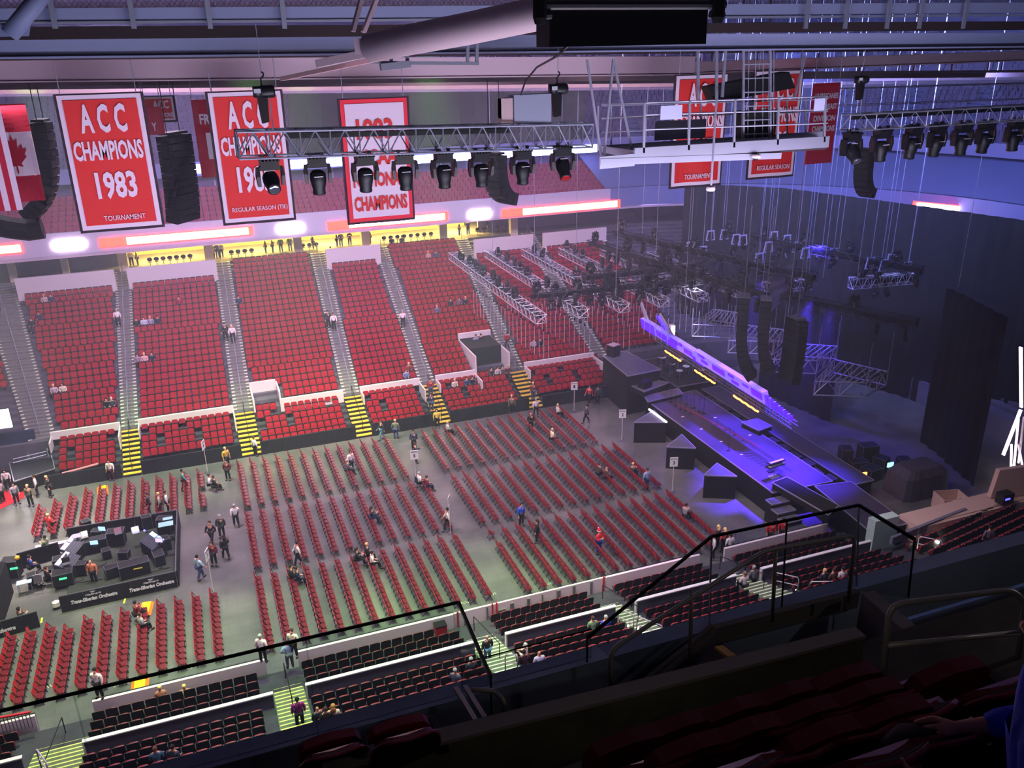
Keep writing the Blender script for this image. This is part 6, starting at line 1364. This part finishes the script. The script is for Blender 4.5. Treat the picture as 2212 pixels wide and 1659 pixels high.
for a in [(259,715,W_,GH,'usher in white shirt standing on the first aisle stairs','stand',K_,'hair',0),(490,745,K_,DK,'person in black on the second aisle stairs, left one','stand',K_,'hair',180),(506,750,W_,BL,'person in white top on the second aisle stairs, right one','stand',K_,'long_hair',180),
(711,715,K_,DK,'person in black on the third aisle stairs, left one','stand',K_,'hair',180),(724,722,W_,BR,'person in white on the third aisle stairs, right one','stand',K_,'hair',180),(871,712,(236,214,222),GH,'usher in white on the fourth aisle stairs','stand',K_,'hair',0),
(1095,758,(170,26,50),BR,'person in crimson climbing the fifth aisle stairs','walk',K_,'hair',0),(1256,705,(40,38,56),BR,'person in dark clothes on the right-hand aisle under the trusses','stand',K_,'hair',0)]: far_p(*a)
def front_p(px,py,top,hair,label,kind='sit',rz=180):
    p=plane(px,py,.14,64.75,.26/.74,.6); k=max(0,min(5,round((p.y-64.75)/.74))); person(Vector((p.x,64.68+.74*k,.14+.26*k)),kind,rz,top,K_,hair,label)
for a in [(983,836,(220,200,190),BL,'seated person in cream striped top in the front block left of the box'),(1010,835,(50,70,110),DK,'seated person in navy in the front block, left of the recess'),(1022,833,(30,40,70),DK,'seated person in dark navy in the front block, next to the navy one'),
(1062,812,(70,60,70),DK,'seated person in dark top in the box recess, first from left'),(1075,808,(200,190,190),BR,'seated person in pale top in the box recess, second'),(1086,808,(110,100,110),DK,'seated person in grey in the box recess, third'),(1097,805,(90,30,50),BL,'seated person in maroon in the box recess, last')]: front_p(*a)
for a in [(931,858,(150,24,50),BR,'person in crimson standing at the top of the fourth yellow stairs'),(932,890,NV,DK,'person in navy descending the fourth yellow stairs'),(1152,865,(120,40,44),BL,'person in brown-red standing on the right yellow stairs')]:
    p=plane(a[0],a[1],0,64.05,.19/.47,0); person(p,'stand',180,a[2],JN,a[3],a[4])
# concourse silhouettes
for i,(x,y,c1,c2) in enumerate([(285,571,(220,200,190),K_),(298,569,(120,120,130),K_),(463,556,(200,180,160),K_),(472,560,K_,K_),(482,575,(190,170,190),K_),(575,549,K_,K_),(590,548,(90,30,40),K_),(608,546,(60,70,90),K_),(628,545,(60,90,110),JN),(678,546,K_,K_),(729,540,(50,50,70),K_),(738,539,(90,70,90),K_),(757,539,K_,K_),(801,535,(50,60,90),NV),(993,528,(60,70,110),NV),(1012,524,(40,50,70),K_),(1058,512,(60,60,90),K_)]):
    p=V(x,y,92.6); person(Vector((p.x,92.6,9.42)),'stand' if i%3 else 'phone',[180,90,-90,10][i%4],c1,c2,[BR,DK,GH][i%3],'person standing on the yellow-lit concourse, %s from the left'%ORD[i])
# near stand people
for a in [(NR(641,1508,1.7),'stand',0,(150,20,130),K_,DK,'person in a magenta top at the foot of the near aisle stairs',0,'hair'),
(NR(686,1530,1.27),'sit',10,(24,26,40),K_,None,'bald person in black seated right of the magenta top'),(NR(703,1532,1.27),'sit',0,(40,30,34),K_,BR,'person with brown hair seated between the bald and blond ones'),(NR(719,1526,1.27),'sit',-10,(226,200,190),K_,(190,130,70),'person with long ginger-blond hair seated in the near stand',0,'long_hair'),
(NR(982,1448,1.27),'sit',-40,(76,84,110),K_,GH,'grey-haired person in slate blue seated near the glass corner'),(NR(1018,1424,1.27),'sit',0,(52,62,70),JN,GH,'grey-haired person in dark green leaning, by the glass corner'),
(NR(1052,1372,1.72),'stand',10,K_,(80,120,150),None,'bald person in a dark jacket and jeans standing in the near aisle'),
(NR(1137,1392,1.27),'sitphone',60,(236,226,230),K_,GH,'person in a white-sleeved top stretching out an arm'),(NR(1133,1408,1.27),'sit',0,(66,20,40),K_,DK,'person in maroon seated in front of the lavender shirt'),(NR(1166,1410,1.27),'sit',0,(206,196,240),K_,None,'bald person in a lavender shirt seated in the near stand'),
(NR(1281,1360,.55),'sit',0,(110,140,110),K_,BR,'person in pale green seated by the white guard rail'),(NR(1309,1358,.55),'sit',0,(24,80,220),K_,GH,'person in a bright blue coat seated by the white guard rail'),
(NR(1608,1262,.55),'sit',0,(230,214,214),K_,(150,110,80),'person in white seated behind the slate wall at right'),(NR(1628,1248,.55),'sit',0,(120,116,128),K_,GH,'grey-haired person seated next to the one in white at right'),
(NR(1780,1256,.55),'sit',0,(50,50,70),K_,BL,'person with sandy hair, left of three near the second guard rail'),(NR(1800,1255,.55),'sit',0,(90,60,50),K_,BR,'brown-haired person, middle of three near the second guard rail'),(NR(1820,1252,.55),'sit',0,(226,222,226),K_,DK,'person in white, right of three near the second guard rail'),
(NR(2130,1182,.3),'stand',-20,(110,100,116),K_,DK,'person in a grey top standing in the end section'),
(NR(334,1618,1.27),'sit',0,(50,90,120),K_,(110,60,50),'person in a teal top seated at the lower left'),(NR(370,1614,1.27),'sit',-30,(50,60,80),K_,DK,'person in dark clothes seated at the lower left, with an arm out')]:
    person(a[0],a[1],a[2],a[3],a[4],a[5],a[6],0,a[8] if len(a)>8 else 'hair')
for px,py,rz,c1,c2,hr,lb,st in [(218,1508,150,W_,K_,DK,'usher in white shirt standing behind the near boards at lower left','stand'),(570,1432,-30,W_,K_,GH,'usher in white shirt at the end of the near boards','stand'),(628,1444,10,(150,176,214),GY,DK,'person in pale blue shirt and grey trousers on the near stairs','akimbo'),(637,1420,150,(230,232,214),K_,BR,'person in a white top facing the one in pale blue','stand')]:
    p=V(px,py,36.9); person(Vector((p.x,36.9,p.z)),st,rz,c1,c2,hr,lb)
for px,py,c1,hr,lb in [(345,1490,(170,110,90),BL,'person leaning on the near boards in the first row, left one'),(398,1487,(200,180,130),BL,'person leaning on the near boards in the first row, right one'),(1664,1164,RD_,DK,'person in red at the boards near the stage, left one'),(1690,1152,RD_,DK,'person in red at the boards near the stage, right one')]:
    p=V(px,py,36.85) if px<1000 else V(px,py,38.3); person(Vector((p.x,p.y,p.z-1.15)) if px<1000 else Vector((p.x,38.3,0)),'sit' if px<1000 else 'stand',0 if px<1000 else 160,c1,K_,hr,lb)
# blue-clad neighbour at the lower right
p=PD(2312,1572,1.0); person(Vector((p.x,p.y,p.z-1.0)),'sit',35,(60,78,225),K_,(20,14,12),'person in a royal blue jacket at the lower right corner, cut off',0,'hair',1.12)
# haze hanging in the bowl
def haze(z0,z1,den,name):
    s=MB(); s.bb((-59,14,z0),(97,111,z1)); o=struct(s,name,None)
    m=bpy.data.materials.new(name); m.use_nodes=True; nt=m.node_tree; nt.nodes.clear(); ou=nt.nodes.new('ShaderNodeOutputMaterial'); vs=nt.nodes.new('ShaderNodeVolumeScatter')
    vs.inputs['Color'].default_value=(.74,.76,1,1); vs.inputs['Density'].default_value=den; vs.inputs['Anisotropy'].default_value=.1; nt.links.new(vs.outputs[0],ou.inputs['Volume'])
    o.data.materials.clear(); o.data.materials.append(m); o.display_type='WIRE'
haze(.02,8.5,.0004,'haze_low'); haze(8.52,32.7,.0019,'haze_high')
